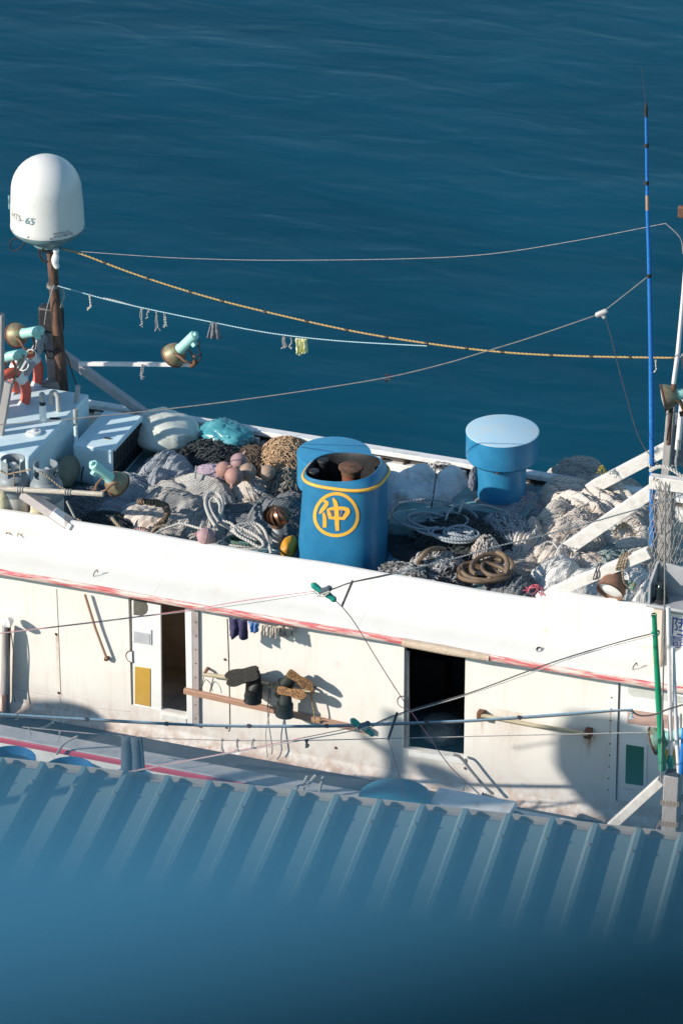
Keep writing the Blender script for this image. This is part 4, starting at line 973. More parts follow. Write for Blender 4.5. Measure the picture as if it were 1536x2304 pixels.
# ------------------------------------------------------------------ sacks, film, cloth
def blob(name,label,cat,px,py,a,b,H,m,seed,zb=3.58,rot_=0,group=None,squ=2.6,crease=.03):
    c=P(px,py,z=zb+H*.5); mb=MB(); nu,nv=48,26; rx,ry=a/185,b/97; vs=[]
    for j in range(nv+1):
        ph=math.pi*j/nv
        for i in range(nu):
            th=2*math.pi*i/nu; u,v=sup(th,squ)
            sp=max(0,math.sin(ph))**.8; x,y,z=u*sp,v*sp,math.cos(ph)
            q=V((x*1.6,y*1.6,z*1.6+seed)); d=1+.12*noise.noise(q)+crease*2*(1-abs(noise.noise(q*2.1+V((3,0,0))))*2)*.5+crease*noise.noise(q*6)
            X,Y=x*rx*d,y*ry*d
            vs.append(V((c.x+X*math.cos(rot_)-Y*math.sin(rot_),c.y+X*math.sin(rot_)+Y*math.cos(rot_),zb+H*.5+z*H*.5*d)))
    fs=[(j*nu+i,j*nu+(i+1)%nu,(j+1)*nu+(i+1)%nu,(j+1)*nu+i) for j in range(nv) for i in range(nu)]
    mb.add(vs,fs); return tag(obj(name,mb,m,angle=80),label,cat,group)
blob('sack','large pale plastic sack lying behind the cooling unit','sack',368,970,82,36,.40,M_sack,3,3.62,R(-28),crease=.04)
blob('plastic_film','crumpled teal plastic film bundled against the rail','plastic film',508,978,58,22,.27,M_tarp,8,3.72,R(-15),crease=.12)
blob('cloth','lavender cloth lying left of the pink buoys','cloth',480,1063,36,15,.11,M_lavender,5,3.82,R(10),crease=.16)
blob('sack','dull olive sack wedged behind the gas cylinders','sack',150,1062,22,24,.34,mat('olive_sack',(.22,.21,.15),(.3,.29,.2),6,rough=.8,bm=.4),9,3.6)
blob('cloth','folded grey cloth tied to the pale ventilator shaft','cloth',1067,1078,10,12,.26,M_greycloth,4,3.85,0,crease=.1)
blob('sack','white cloth bundle inside the open doorway','bundle',968,1668,34,14,.34,M_cap,6,1.62,crease=.14) if False else None
c=P(965,1672,y=.35); mb=MB()
# ------------------------------------------------------------------ buoys and floats
def buoy(label,px,py,z,r,m,ax,name='buoy'):
    c=P(px,py,z=z); rot=frame(ax)
    t=thing(name,label,'buoy',c,'round buoys on the nets',rot)
    prof=[(0,-1.02),(.10,-1.0),(.13,-.96)]+[(math.sin(R(a)),-math.cos(R(a))) for a in range(12,86,8)]+[(1.0,-.05),(1.03,-.03),(1.03,.03),(1.0,.05)]+[(math.sin(R(a)),-math.cos(R(a))) for a in range(96,166,8)]+[(.16,1.05),(.13,1.26),(.09,1.34),(0,1.35)]
    obj('ball',MB().lathe([(a*r,b*r) for a,b in prof],28),m,t,local=True)
    obj('lug',MB().tube([V((0,.10*r*math.cos(a)*1.5,1.25*r+.22*r*math.sin(a))) for a in [R(k*30) for k in range(0,12)]],.05*r,5,closed=True),m,t,local=True)
    return t
buoy('faded pink buoy nearest the lavender cloth, its nub pointing down',526,1072,4.02,.108,M_buoy,(.1,-.75,-.5))
buoy('faded pink buoy tucked behind the pinkest one, by the lavender cloth',504,1057,4.00,.100,M_buoy,(.6,-.2,.5))
buoy('tan buoy between the pink pair and the lone small buoy',557,1062,3.98,.105,M_buoytan,(-.6,-.3,.4))
buoy('small tan buoy with a nub, rightmost of the cluster',602,1064,3.96,.092,M_buoytan,(-.6,.1,.6))
buoy('mauve buoy at the back of the cluster under dark strands',537,1038,3.94,.10,M_buoymauve,(.3,.3,.6))
buoy('mauve buoy lying alone at the rail on grey netting',463,1207,3.93,.102,M_buoymauve,(-.85,-.3,.25))
t=blob('float','ochre yellow float between the turbine vent and the funnel','float',650,1232,16,16,.25,M_float,2,3.62,0,None,2.2,.02)
# brown cork line
pts=smoothpts([P(a,b,z=z) for a,b,z in ((312,1128,3.93),(330,1129,3.95),(352,1131,3.95),(372,1138,3.94),(376,1155,3.9),(368,1172,3.84),(352,1184,3.80),(346,1198,3.76))],10)
t=thing('cork_line','line of brown cork discs winding over the cream net','cork line',pts[0])
obj('cord',MB().tube(pts,.010,5),M_ropebrown,t)
mb=MB(); L=0; rnd=random.Random(3); last=-1
for i in range(1,len(pts)-1):
    L+=(pts[i]-pts[i-1]).length
    if L-last>.024:
        last=L; d=(pts[i+1]-pts[i-1]).normalized(); d=(d+V((rnd.uniform(-.2,.2),rnd.uniform(-.2,.2),rnd.uniform(-.2,.2)))).normalized()
        M4=Matrix.Translation(pts[i])@frame(d).to_4x4(); r_=.040*rnd.uniform(.85,1.1)
        obj('cork',MB().lathe([(.012,-.009),(r_,-.009),(r_,.009),(.012,.009)],12,M4),M_cork,t)
# turbine vent on a grey pipe (part of the boat)
c=P(624,1250,z=3.56); tb=P(623,1185,y=c.y)
tv=thing('turbine_vent','copper brown turbine vent spinning head on a grey pipe','turbine vent',(c.x,c.y,3.56))
T_=Matrix.Translation(V((c.x,c.y,0))); zt=tb.z
obj('pipe',MB().lathe([(.066,3.56),(.066,3.70),(.058,3.705),(.058,zt-.10),(.065,zt-.098),(.065,zt-.05),(.058,zt-.04),(.058,zt+.02)],22,T_),M_pvc,tv)
obj('pipe_foot',MB().lathe([(.095,3.555),(.085,3.60),(.068,3.68)],22,T_),M_lightblue,tv)
obj('neck',MB().lathe([(.07,zt+.0),(.07,zt+.045)],22,T_),M_rust,tv)
zc=zt+.145
for k in range(14):
    a0=2*math.pi*k/14; vs=[];fs=[]
    for i in range(9):
        ph=R(18+144*i/8); tw=a0+.75*(i/8)
        for (da,dr) in ((0,.0),(.20,.012),(.40,.030)):
            rr=.132*math.sin(ph)+dr*math.sin(ph); vs.append(V((c.x+rr*math.cos(tw+da),c.y+rr*math.sin(tw+da),zc+.112*math.cos(ph))))
    fs=[(i*3+j,i*3+j+1,i*3+j+4,i*3+j+3) for i in range(8) for j in range(2)]
    obj('vane',MB().add(vs,fs),M_copper,tv)
obj('head_cap',MB().lathe([(.045,zc+.098),(.04,zc+.112),(.015,zc+.118),(0,zc+.122)],18,T_),M_copper,tv)
obj('core',MB().lathe([(.06,zc-.1),(.095,zc),(.05,zc+.1)],18,T_),M_black,tv)
# ------------------------------------------------------------------ ropes on the heaps
def rope(name,label,pts,r,m,cat='rope',k=8,n=8,group=None,zadd=0):
    mb=MB().tube(smoothpts([P(a,b,z=z+zadd) for a,b,z in pts],k),r,n); return tag(obj(name,mb,m),label,cat,group)
rope('rope','thick white rope looped over the grey net and trailing to the rail',[(485,1185,4.0),(470,1160,4.0),(462,1132,4.02),(468,1112,4.06),(485,1108,4.06),(498,1122,4.04),(500,1148,3.98),(490,1172,3.94),(505,1182,3.92),(530,1196,3.92),(560,1210,3.88),(590,1222,3.84)],.021,M_ropewhite)
rope('rope','second white rope loop lying inside the thick loop',[(492,1176,3.99),(476,1150,4.0),(472,1130,4.02),(482,1120,4.05),(494,1134,4.02),(496,1160,3.96),(515,1190,3.92),(545,1206,3.9)],.018,M_ropewhite)
rope('rope','white rope coil lying between the loop and the turbine vent',[(520,1182,3.95),(545,1190,3.94),(575,1205,3.92),(592,1222,3.88),(585,1232,3.84),(560,1218,3.88),(532,1202,3.92),(530,1186,3.95),(555,1178,3.96),(580,1180,3.95),(596,1196,3.92),(604,1222,3.86),(610,1246,3.80)],.019,M_ropewhite)
rope('rope','white rope with a wavy run from the vent towards the buoys',[(500,1172,3.98),(520,1178,3.97),(540,1196,3.93),(548,1186,3.95),(570,1182,3.95),(586,1200,3.9),(598,1232,3.83)],.016,M_ropewhite)
rope('rope','thin white rope running left from the loop across the fringe',[(490,1192,3.92),(455,1190,3.92),(425,1182,3.9),(405,1178,3.9),(385,1184,3.86),(365,1192,3.82),(345,1203,3.78)],.014,M_ropewhite)
rope('rope','pale rope arched over the cream net near the cork line',[(370,1182,3.86),(350,1188,3.84),(340,1200,3.78)],.016,M_ropebrown)
rope('rope','brown rope stub by the black mesh net',[(252,1166,3.84),(262,1178,3.84),(276,1192,3.8)],.020,M_ropebrown)
def coil(name,label,px,py,a,b,turns,r,m,z,seed,cat='rope',n=7,dz=.012,jit=.12,off=0):
    rnd=random.Random(seed); c=P(px,py,z=z); pts=[]
    K=int(turns*14)
    for i in range(K+1):
        t=2*math.pi*i/14+off; s_=1+jit*noise.noise(V((i*.09,seed,0)))*2
        pts.append(V((c.x+a/185*math.cos(t)*s_+.12*noise.noise(V((i*.06,seed,3))),c.y+b/97*math.sin(t)*s_+.12*noise.noise(V((i*.06,seed,7))),z+dz*i/14+.05*noise.noise(V((i*.22,seed,9))))))
    return tag(obj(name,MB().tube(smoothpts(pts,2),r,n),m),label,cat)
coil('rope_coil','green grey rope coil at the rail left of the turbine vent',548,1224,30,9,5,.017,M_ropegreen,3.80,3)
coil('rope_coil','dull white rope coil under the green one',540,1228,42,12,4,.014,M_ropewhite,3.78,9)
M_ropeblue=rope_mat('pale_blue_rope',(.42,.47,.51),(.19,.22,.25),.03)
coil('rope_coil','pale blue grey rope coil between the net bale and black net',985,1182,56,20,6.3,.014,M_ropeblue,3.84,4,jit=1.0)
coil('rope_coil','pale blue grey rope hank sunk in the black net',1040,1208,36,11,6,.015,M_ropeblue,3.88,5,jit=.9)
rope('rope','pale blue grey rope rising out of the coil beside the bale',[(1000,1190,3.85),(1005,1160,3.95),(1020,1140,4.0),(1042,1134,4.0),(1060,1140,3.95),(1080,1136,3.95),(1110,1142,3.9),(1135,1150,3.9)],.014,M_ropeblue)
rope('rope','pale rope end standing up from the coil beside the bale',[(1030,1165,3.86),(1034,1148,3.98),(1042,1124,4.10)],.017,M_ropeblue)
rope('hose','tan hose arch standing at the back of the knotted cords',[(945,1270,3.75),(945,1258,3.9),(958,1242,3.98),(978,1234,3.98),(1000,1236,3.9)],.029,M_hose,'hose')
coil('hose','thick tan hose coiled at the rail below the pale cord hank',1078,1298,46,18,2.6,.027,M_hose,3.80,6,'hose',10,.03,.35)
coil('hose','thick tan hose loop lying over the coiled tan hose',1102,1280,34,24,1.5,.027,M_hose,3.86,8,'hose',10,.04,.3,1.2)
rope('hose','tan hose bight rising beside the beige net',[(1118,1242,4.02),(1135,1252,4.02),(1142,1275,3.96),(1132,1298,3.86),(1122,1310,3.8)],.028,M_hose,'hose')
rope('cord','dark cord cinched around the white grey net bale',[(968,1150,3.62),(970,1140,3.80),(974,1118,3.93),(978,1090,3.95),(981,1066,3.90)],.010,M_wiredark,'cord')
rope('cord','white cord loop on the gathered beige net',[(1222,1232,4.05),(1228,1220,4.08),(1245,1222,4.08),(1255,1234,4.06),(1275,1232,4.06),(1300,1236,4.04)],.010,M_ropewhite,'cord')
rope('cord','pale cord dangling at the open grille',[(438,1078,3.9),(440,1062,3.98),(442,1048,4.05)],.012,M_ropegrey,'cord')
# lashing on the lower beam
for i,(px,py,label) in enumerate(((1402,1266,'brown rope lashing round the lower wooden brace near the post'),(1350,1288,'dark wire lashing round the lower wooden brace above the bell lamp'))):
    mb=MB(); c=P(px,py,y=.22)
    for k in range(4 if i==0 else 2):
        q=c+V((.03*k-.05,0,.012*k)); mb.tube([q+V((.02*math.sin(a),.075*math.cos(a),.085*math.sin(a)+.02*math.cos(a))) for a in [R(30*j) for j in range(12)]],.012 if i==0 else .007,6,closed=True)
    if i==0: mb.tube(smoothpts([c,c+V((.02,-.1,-.06)),c+V((.05,-.1,-.2)),c+V((.1,-.08,-.24))],4),.012,6)
    tag(obj('lashing',mb,M_ropebrown if i==0 else M_wiredark),label,'rope')
# lantern
c=P(1487,1327,y=-.0); c.z=4.201
ln=thing('navigation_lantern','dark green glass navigation lantern on a grey corner shelf','lantern',c)
T_=Matrix.Translation(c)
obj('base',MB().lathe([(.085,0),(.085,.025),(.07,.035),(.07,.05)],24,T_,cap=True),M_black,ln)
obj('glass',MB().lathe([(.062,.05),(.066,.06),(.066,.085),(.062,.09),(.066,.10),(.066,.125),(.062,.13),(.066,.14),(.066,.165),(.062,.17)],24,T_),M_lantern,ln)
obj('cap',MB().lathe([(.07,.17),(.072,.185),(.055,.20),(.045,.235),(.03,.24),(0,.24)],24,T_),M_lantern,ln)

# ------------------------------------------------------------------ antenna and poles at the right
ya=.62
an=thing('whip_antenna','tall blue whip antenna standing at the netted post','antenna',P(1467,1225,y=ya))
obj('shaft',MB().tube([P(1467,1228,y=ya),P(1466,1040,y=ya),P(1464,800,y=ya),P(1459,560,y=ya),P(1456,472,y=ya)],[.030,.029,.027,.022,.020],12),M_antenna,an)
obj('joint',MB().tube([P(1456,472,y=ya),P(1455.6,438,y=ya)],.0195,12),mat('brown_sleeve',(.40,.26,.20),rough=.5),an)
obj('shaft',MB().tube([P(1455.6,438,y=ya),P(1454,330,y=ya),P(1453,258,y=ya)],[.018,.016,.015],12),M_antenna,an)
obj('tip_base',MB().tube([P(1453,262,y=ya),P(1453,245,y=ya),P(1453,236,y=ya),P(1452,226,y=ya)],[.018,.022,.014,.005],10),M_black,an)
obj('whip',MB().tube([P(1452,230,y=ya),P(1448,195,y=ya),P(1443,152,y=ya)],[.004,.003,.0025],5),M_wiredark,an)
for px,py in ((1459.5,619),(1454,410),(1454,326),):
    obj('clamp',MB().lathe([(.028,-.022),(.028,.022)],12,Matrix.Translation(P(px,py,y=ya)),cap=True),M_black,an)
obj('tie',MB().tube([P(1467,1048,y=ya)+V((.045*math.cos(a),.045*math.sin(a),.02*math.sin(2*a))) for a in [R(30*k) for k in range(12)]],.016,6,closed=True),M_ropewhite,an)
yw=1.5
wp=thing('whip_antenna','white tapered antenna with a rusty foot at the photo edge','antenna',P(1506,925,y=yw))
obj('shaft',MB().tube([P(1515,862,y=yw),P(1525,790,y=yw),P(1534,690,y=yw),P(1546,540,y=yw)],[.026,.026,.022,.018],10),M_whitepole,wp)
obj('foot',MB().tube([P(1503,1000,y=yw),P(1510,905,y=yw),P(1516,862,y=yw)],[.026,.027,.028],10),M_rustpole,wp)
wp2=tag(obj('pole',MB().tube([P(1524,1010,y=1.9),P(1537,880,y=1.9)],.034,10),M_whitepole),'white pole leaning behind the rusty antenna foot','pole')
fl=blob('float','pale round float tied behind the grey gantry post','float',1510,984,14,12,.16,M_cap,12,4.6,0,None,2.0,.02)
rope('rope','bundle of pale rope hanging on the gantry beside the white pole',[(1516,945,4.9),(1518,935,5.0),(1524,940,4.95),(1520,962,4.75),(1517,985,4.6),(1512,1020,4.5),(1508,1045,4.45)],.04,M_ropewhite)
cable('cable',[(1513,880),(1510,930),(1504,965),(1500,990)],.010,M_black,1.45,boat)
cable('gantry_chain',[(1527,990),(1524,1015),(1520,1040),(1522,1058)],.016,mat('galvanised_chain',(.45,.45,.45),(.15,.15,.15),60,.45,.55,.6,metal=.4),1.8,boat)
cp=P(1535,480,y=1.2); obj('block',MB().box(cp-V((.05,.03,.05)),cp+V((.12,.03,.09))),M_rust,boat,bevel=.02)

# front posts at the gunwale
yp=-1.20
bw=P(1508,1885,y=yp)
obj('gunwale_post',MB().box((bw.x-.085,yp-.09,1.77),(bw.x+.085,yp+.09,P(1508,1738,y=yp).z)),M_woodpale if False else M_wood,boat,bevel=.012)
beam('gunwale_brace',(1372,1862),yp-.02,(1488,1756),yp-.02,.10,.10,M_woodpale)
pc=P(1512,1740,y=yp); obj('post_cap',MB().box((bw.x-.08,yp-.08,pc.z),(bw.x+.08,yp+.08,pc.z+.012)),M_deckdark,boat)
bl=P(1527,1862,y=yp-.1); obj('bollard',MB().lathe([(.16,0),(.17,.03),(.17,.22),(.15,.25),(0,.25)],24,Matrix.Translation(V((bl.x+.12,yp-.05,1.62)))),M_cap,boat)
for z_,nm in ((.68,0),(.42,0),(.12,0)):
    mb=MB()
    for k in range(3):
        q=V((bw.x,yp,1.77+z_+k*.022)); s_=.10
        mb.tube([q+V(v) for v in ((-s_,-s_,0),(s_,-s_,.02),(s_,s_,0),(-s_,s_,.01))],.008,6,closed=True)
    if z_==.42: mb.tube(smoothpts([q+V((-s_,-s_,0)),q+V((-s_-.03,-s_,-.1)),q+V((-s_,-s_-.02,-.25)),q+V((-s_-.05,-s_,-.4))],5),.009,5)
    tag(obj('lashing',mb,M_ropebrown),('brown rope lashing at the top of the gunwale post','brown rope lashing with a loose tail at the middle of the gunwale post','brown rope lashing low on the gunwale post')[(.68,.42,.12).index(z_)],'rope','lashings on the gunwale post')
def pole(name,label,pts,rs,m,y,cat='pole',n=12): return tag(obj(name,MB().tube([P(a,b,y=y) for a,b in pts],rs,n),m),label,cat)
gp=pole('pole','green wrapped pole standing at the gunwale post',[(1471,1386),(1476,1480),(1481,1570),(1487,1660),(1490,1732)],[.028,.030,.036,.040,.042],M_green,yp-.02)
obj('wrap_tie',MB().tube([P(1474,1424,y=yp-.02)+V((.04*math.cos(a),.04*math.sin(a),.012*math.sin(2*a))) for a in [R(30*k) for k in range(12)]],.010,6,closed=True),M_greenglass,gp)
obj('open_end',MB().lathe([(.030,0),(.034,.02),(.03,.03)],10,Matrix.Translation(P(1471,1387,y=yp-.02))@Matrix.Rotation(.4,4,'X')),M_green,gp)
wp=pole('pole','white pole with a green tied foot beside the green pole',[(1503,1366),(1505,1500),(1508,1640),(1508,1700)],[.024,.025,.025,.022],M_whitepole,yp+.03)
obj('foot_wrap',MB().tube([P(1508,1697,y=yp+.03),P(1508,1712,y=yp+.03),P(1508,1728,y=yp+.03)],[.02,.048,.03],8),M_greenglass,wp)
pole('pole','white pole with a grey top, right of the green tied one',[(1514,1456),(1517,1560),(1522,1660),(1527,1738)],[.022,.023,.024,.024],M_whitepole,yp+.02)
pole('pole','thin rusty stay rod between the green and white poles',[(1497,1085),(1495,1330),(1492,1500),(1489,1640),(1486,1760)],.009,M_steel,yp-.08)
pole('pole','blue pole standing at the photo edge below the floodlight',[(1540,1640),(1532,1740)],.032,M_antenna,yp)
wrect('panel',[(1496,1686),(1520,1690),(1520,1722),(1496,1718)],M_ochre,-.02,.01,shutdoor)
# ------------------------------------------------------------------ strung lines
G='lines strung across the boat'
line('rope_line','thin pale wire strung highest from dome to the right gantry','wire',[(150,563),(345,577),(460,582),(620,585),(900,582),(1100,571),(1300,540),(1497,502)],.0038,M_wire,2.6,1.3,G)
rl=line('rope_line','yellow twisted rope sagging from the dome to the white antenna','rope',[(140,560),(180,570),(300,615),(430,657),(560,692),(780,742),(960,772),(1130,792),(1300,801),(1520,805)],.0108,M_ropeyellow,2.62,1.5,G,10,8)
for px,py in ((235,590),(333,627),(428,657),(500,677),(596,702),(690,723),(780,742),(870,758),(960,772),(1050,783),(1130,792),(1240,799),(1330,802),(1418,804)):
    f=(px-140)/(1520-140); c=P(px,py,y=2.62+(1.5-2.62)*f)
    obj('tie',MB().lathe([(.019,-.02),(.021,0),(.019,.02)],8,Matrix.Translation(c)@Matrix.Rotation(R(80),4,'Y')),M_black,rl)
line('rope_line','pale cyan washing line running from the mast to the yellow rope','rope',[(130,643),(205,664),(250,676),(320,692),(400,709),(480,725),(560,741),(650,755),(780,768),(960,778)],.0065,M_ropecyan,2.6,2.0,G)
line('rope_line','white doubled cord on the washing line near the mast','rope',[(232,670),(260,676),(322,694)],.007,M_ropewhite,2.55,2.55,G)
l4=line('rope_line','dark line rising from the tank to the blue antenna','rope',[(-10,956),(100,948),(200,938),(330,925),(500,905),(700,877),(870,849),(1000,818),(1100,788),(1200,757),(1340,709),(1355,702),(1458,621)],.0065,mat('tarred_line',(.17,.165,.16),(.10,.10,.10),20,rough=.7),.75,.62,G)
c=P(871,849,y=.69); obj('knot',MB().tube(smoothpts([c+V(v) for v in ((-.03,0,.02),(.02,.01,.03),(.03,0,-.02),(-.02,-.01,-.03),(0,0,-.05))],4),.012,6),M_black,l4)
c=P(1353,704,y=.63); rot=Matrix.Rotation(R(-32),3,'Y')
iso=thing('line_connector','grey white plastic connector on the line by the antenna','connector',c)
obj('sleeve',MB().tube([c+rot@V((x,0,0)) for x in (-.075,-.06,.05,.07)],[.018,.032,.032,.02],10),M_pvc,iso); obj('spur',MB().tube([c+V((.0,0,-.005)),c+V((.035,0,-.05))],.022,10),M_pvc,iso)
line('rope_line','dark wire dropping from the connector to the netted post','wire',[(1362,715),(1375,760),(1392,830),(1410,895),(1430,965),(1450,1008),(1486,1050)],.0055,M_wiredark,.62,.4,G)
line('rope_line','short stay from the top wire down to the gantry','wire',[(1497,502),(1530,535),(1536,570)],.007,M_wire,1.3,1.3,G)
# front lines
yf=-1.5
line('rope_line','white rope slanting down from the gantry to the upper insulator','rope',[(1560,1103),(1459,1138),(1247,1198),(1107,1232),(1036,1253),(959,1272),(877,1293),(792,1310)],.0085,M_ropewhite,-.1,-3.3,G)
line('rope_line','dark rope joining the spreader rod to the upper insulator','rope',[(880,1291),(792,1310),(750,1325),(715,1332)],.008,M_wiredark,-3.3,-3.4,G)
line('rope_line','thin pinkish line running left from the upper insulator','line',[(710,1330),(560,1350),(420,1373),(240,1396),(-10,1426)],.0045,M_pinkline,-3.4,-3.8,G)
line('rope_line','thin white line just below the pinkish one','line',[(712,1334),(560,1358),(420,1376),(300,1390),(240,1398),(-10,1427)],.004,M_wire,-3.42,-3.82,G)
line('rope_line','red line falling from the upper insulator across the dark doorway','line',[(745,1346),(768,1364),(800,1405),(850,1487),(905,1573),(960,1652),(1010,1722),(1046,1758)],.0055,M_pinkline,-3.4,-1.15,G)
line('rope_line','white line end from the red line down to the rope drum','line',[(1046,1758),(1075,1785),(1098,1812)],.007,M_ropewhite,-1.15,-1.2,G)
line('rope_line','white line end tied beside the round blue lid','line',[(1048,1762),(1040,1785),(1037,1802)],.007,M_ropewhite,-1.15,-1.2,G)
line('rope_line','dark rope from the green pole over the open doorway','rope',[(1474,1424),(1410,1440),(1300,1472),(1210,1502),(1110,1540),(1045,1563),(960,1587),(893,1608),(830,1634)],.0075,M_wiredark,-1.22,-2.1,G)
line('rope_line','thin white cord doubled along the dark green pole rope','line',[(1474,1428),(1300,1476),(1182,1519),(1045,1566),(893,1611),(830,1640)],.006,M_ropewhite,-1.25,-2.13,G)
line('rope_line','white line running left from the lower insulator to the blue tubs','line',[(835,1636),(740,1655),(600,1680),(450,1707),(280,1740)],.0065,M_ropewhite,-2.1,-2.3,G)
line('rope_line','pink line running left from the lower insulator to the blue tubs','line',[(800,1636),(640,1669),(480,1700),(280,1738)],.005,M_pinkline,-2.1,-2.3,G)
line('rope_line','red line dropping from the lower spreader rod to the blue lid','line',[(873,1663),(885,1700),(900,1755),(915,1815)],.0055,M_pinkline,-2.1,-2.1,G)
line('rope_line','blue grey cable pair running along the lower deckhouse wall','cable',[(-10,1606),(200,1618),(480,1632),(720,1633),(830,1629),(1045,1622),(1260,1607),(1380,1599),(1422,1597)],.012,M_bluecable,-2.1,-2.1,G)
line('rope_line','black cable lashed below the blue grey cable','cable',[(-10,1611),(200,1622),(480,1635),(720,1636.5),(830,1633),(1045,1625),(1260,1611),(1380,1601),(1422,1600)],.008,M_wiredark,-2.12,-2.12,G)
line('rope_line','frayed cable end sagging from the blue cable to the floodlight','cable',[(1420,1598),(1432,1608),(1450,1611),(1475,1607),(1500,1597),(1536,1586)],.010,M_wiredark,-2.1,-2.0,G)
line('rope_line','thin grey line strung lowest along the deckhouse foot','line',[(50,1636),(280,1657),(500,1666),(700,1666),(870,1662),(1040,1658),(1250,1653),(1462,1648)],.006,M_wire,-2.2,-2.2,G)
def dangle(px,py,ln,y,m,label,seed,r=.006,n=3):
    rnd=random.Random(seed); mb=MB()
    for k in range(n):
        x=px+rnd.uniform(-3,3); mb.tube(smoothpts(PL([(x,py-2),(x+rnd.uniform(-3,3),py+ln*.4),(x+rnd.uniform(-4,4),py+ln*.75),(x+rnd.uniform(-8,8),py+ln*rnd.uniform(.85,1.1))],y),4),r,5)
    mb.lathe([(.0,.02),(.014,.01),(.014,-.01),(0,-.02)],8,Matrix.Translation(P(px,py,y=y)))
    tag(obj('cord_end',mb,m),label,'cord','cord ends dangling from the lines')
for a in ((203,664,34,2.55,M_ropewhite,'short white twisted cord end nearest the mast on the washing line',1,.009,2),(140,652,38,2.5,M_ropegrey,'frayed grey cord end hanging right by the rusty mast',2,.006,2),
          (321,694,42,2.5,M_ropegrey,'long pale cord end at the end of the doubled cord',3,.007,2),(335,700,18,2.5,M_ropegrey,'short knotted cord end beside the grey frayed cluster',4,.008,1),
          (352,703,40,2.5,M_wire,'frayed cord cluster with long threads, left half',5,.004,5),(370,706,30,2.5,M_ropegrey,'frayed cord cluster with short threads, right half',6,.006,5),
          (640,755,30,2.3,M_wire,'frayed looping cord ends just left of the yellow gloves',7,.005,5),(655,758,28,2.3,M_ropegrey,'thick frayed cord end touching the yellow gloves',8,.008,2),
          (321,822,30,2.55,M_ropegrey,'frayed cord tied round the white lamp boom',9,.005,4),(1475,812,24,1.4,M_ropewhite,'white cord end under the yellow rope by the blue antenna',10,.009,1),
          (500,1666,34,-2.21,M_ropegrey,'thin cord end on the lowest grey line, first of three',11,.006,2),(534,1666,26,-2.21,M_ropegrey,'thin cord end on the lowest grey line, middle of three',12,.006,2),(570,1666,22,-2.21,M_ropegrey,'thin cord end on the lowest grey line, last of three',13,.006,2),
          (1421,1600,18,-2.1,M_ropecyan,'frayed pale cord knot at the end of the blue cable',14,.008,5),(690,1667,14,-2.21,M_black,'black cord knot on the lowest grey line',15,.01,2),(40,1609,12,-2.1,M_wiredark,'dark cord end on the blue cable near the photo edge',16,.006,2),
          (66,1640,18,-2.21,M_ropegrey,'grey cord end on the lowest line near the photo edge',17,.006,1),(135,1648,22,-2.21,M_ropegrey,'grey cord end on the lowest line above the bent stick',18,.006,1)): dangle(*a)
mb=MB()
for px,py in ((195,1619),(375,1629),(560,1634),(735,1634),(960,1627),(1168,1615)):
    obj('cable_tie',MB().lathe([(.022,-.02),(.024,0),(.022,.02)],8,Matrix.Translation(P(px,py,y=-2.11))@Matrix.Rotation(R(90),4,'Y')),M_black,[o for o in COL.objects if o.get('label','').startswith('blue grey cable pair')][0])
def insulator(label,px,py,y):
    c=P(px,py,y=y); t=thing('line_insulator',label,'insulator',c,'green line insulators')
    for (dx,dz,s_,l) in ((-.06,.035,1,.10),(.02,.03,-1,.09),(.07,-.03,1,.11)):
        d=V((.07,0,-.045*s_)); q=c+V((dx,0,dz))
        obj('insulator_body',MB().tube([q-d,q-d*.7,q-d*.2,q+d*.3,q+d*.7,q+d],[.012,.034,.036,.03,.034,.014],10),M_greenglass if dx!=.02 else M_slate,t)
    obj('binding',MB().tube(smoothpts([c+V(v) for v in ((-.09,-.04,.02),(0,-.045,-.03),(.09,-.04,.05),(.0,-.045,.0),(-.06,-.04,-.04))],5),.008,5),M_ropewhite,t)
insulator('green line insulator cluster in front of the white eave',727,1333,-3.4)
insulator('green line insulator cluster at the end of the brown plank',814,1637,-2.1)
pole('spreader_rod','dark spreader rod hanging from the upper slanting line',[(793,1307),(769,1364)],.013,M_wiredark,-3.35,'rod',6)
pole('spreader_rod','black spreader rod at the lower insulator left of the open doorway',[(893,1604),(873,1664)],.014,M_black,-2.1,'rod',6)
# ------------------------------------------------------------------ laundry, cloths
def cloth(name,label,cat,pts_top,length,m,y,seed,flare=.15,gather=1.0,n=16,th=.012):
    "hanging cloth: top edge given by two pixels, falls by length metres, pleated"
    a=P(*pts_top[0],y=y); b=P(*pts_top[1],y=y); rnd=random.Random(seed); vs=[];fs=[]; m_=10
    for j in range(m_+1):
        f=j/m_
        for i in range(n+1):
            g=i/n; mid=(a+b)/2; p=a.lerp(b,g); p=mid+(p-mid)*(1+flare*f*gather)
            l=length*(1+.18*noise.noise(V((g*3,seed,0))))
            vs.append(V((p.x+.012*noise.noise(V((g*4,f*3,seed))),p.y-.02+.035*math.sin(g*14+seed)*(.3+.7*f)+.01*noise.noise(V((g*9,f*5,seed))),p.z-l*f)))
    for j in range(m_):
        for i in range(n): q=j*(n+1)+i; fs.append((q,q+1,q+n+2,q+n+1))
    o=obj(name,MB().add(vs,fs),m,angle=80); md=o.modifiers.new('s','SOLIDIFY'); md.thickness=th
    return tag(o,label,cat)
cloth('shirt','dark purple garment hanging under the eave','garment',[(517,1388),(557,1394)],.24,M_navy,-.24,1,.05)
cloth('cloth','small blue cloth hanging under the eave','cloth',[(562,1396),(585,1400)],.12,M_bluecloth,-.24,2,-.3)
cloth('glove','pale glove hanging under the eave, left one','glove',[(596,1403),(606,1405)],.13,M_paleglove,-.22,3,.05,n=8)
cloth('glove','pale frayed glove hanging under the eave, right one','glove',[(610,1405),(624,1408)],.15,M_paleglove,-.22,4,.1,n=8)
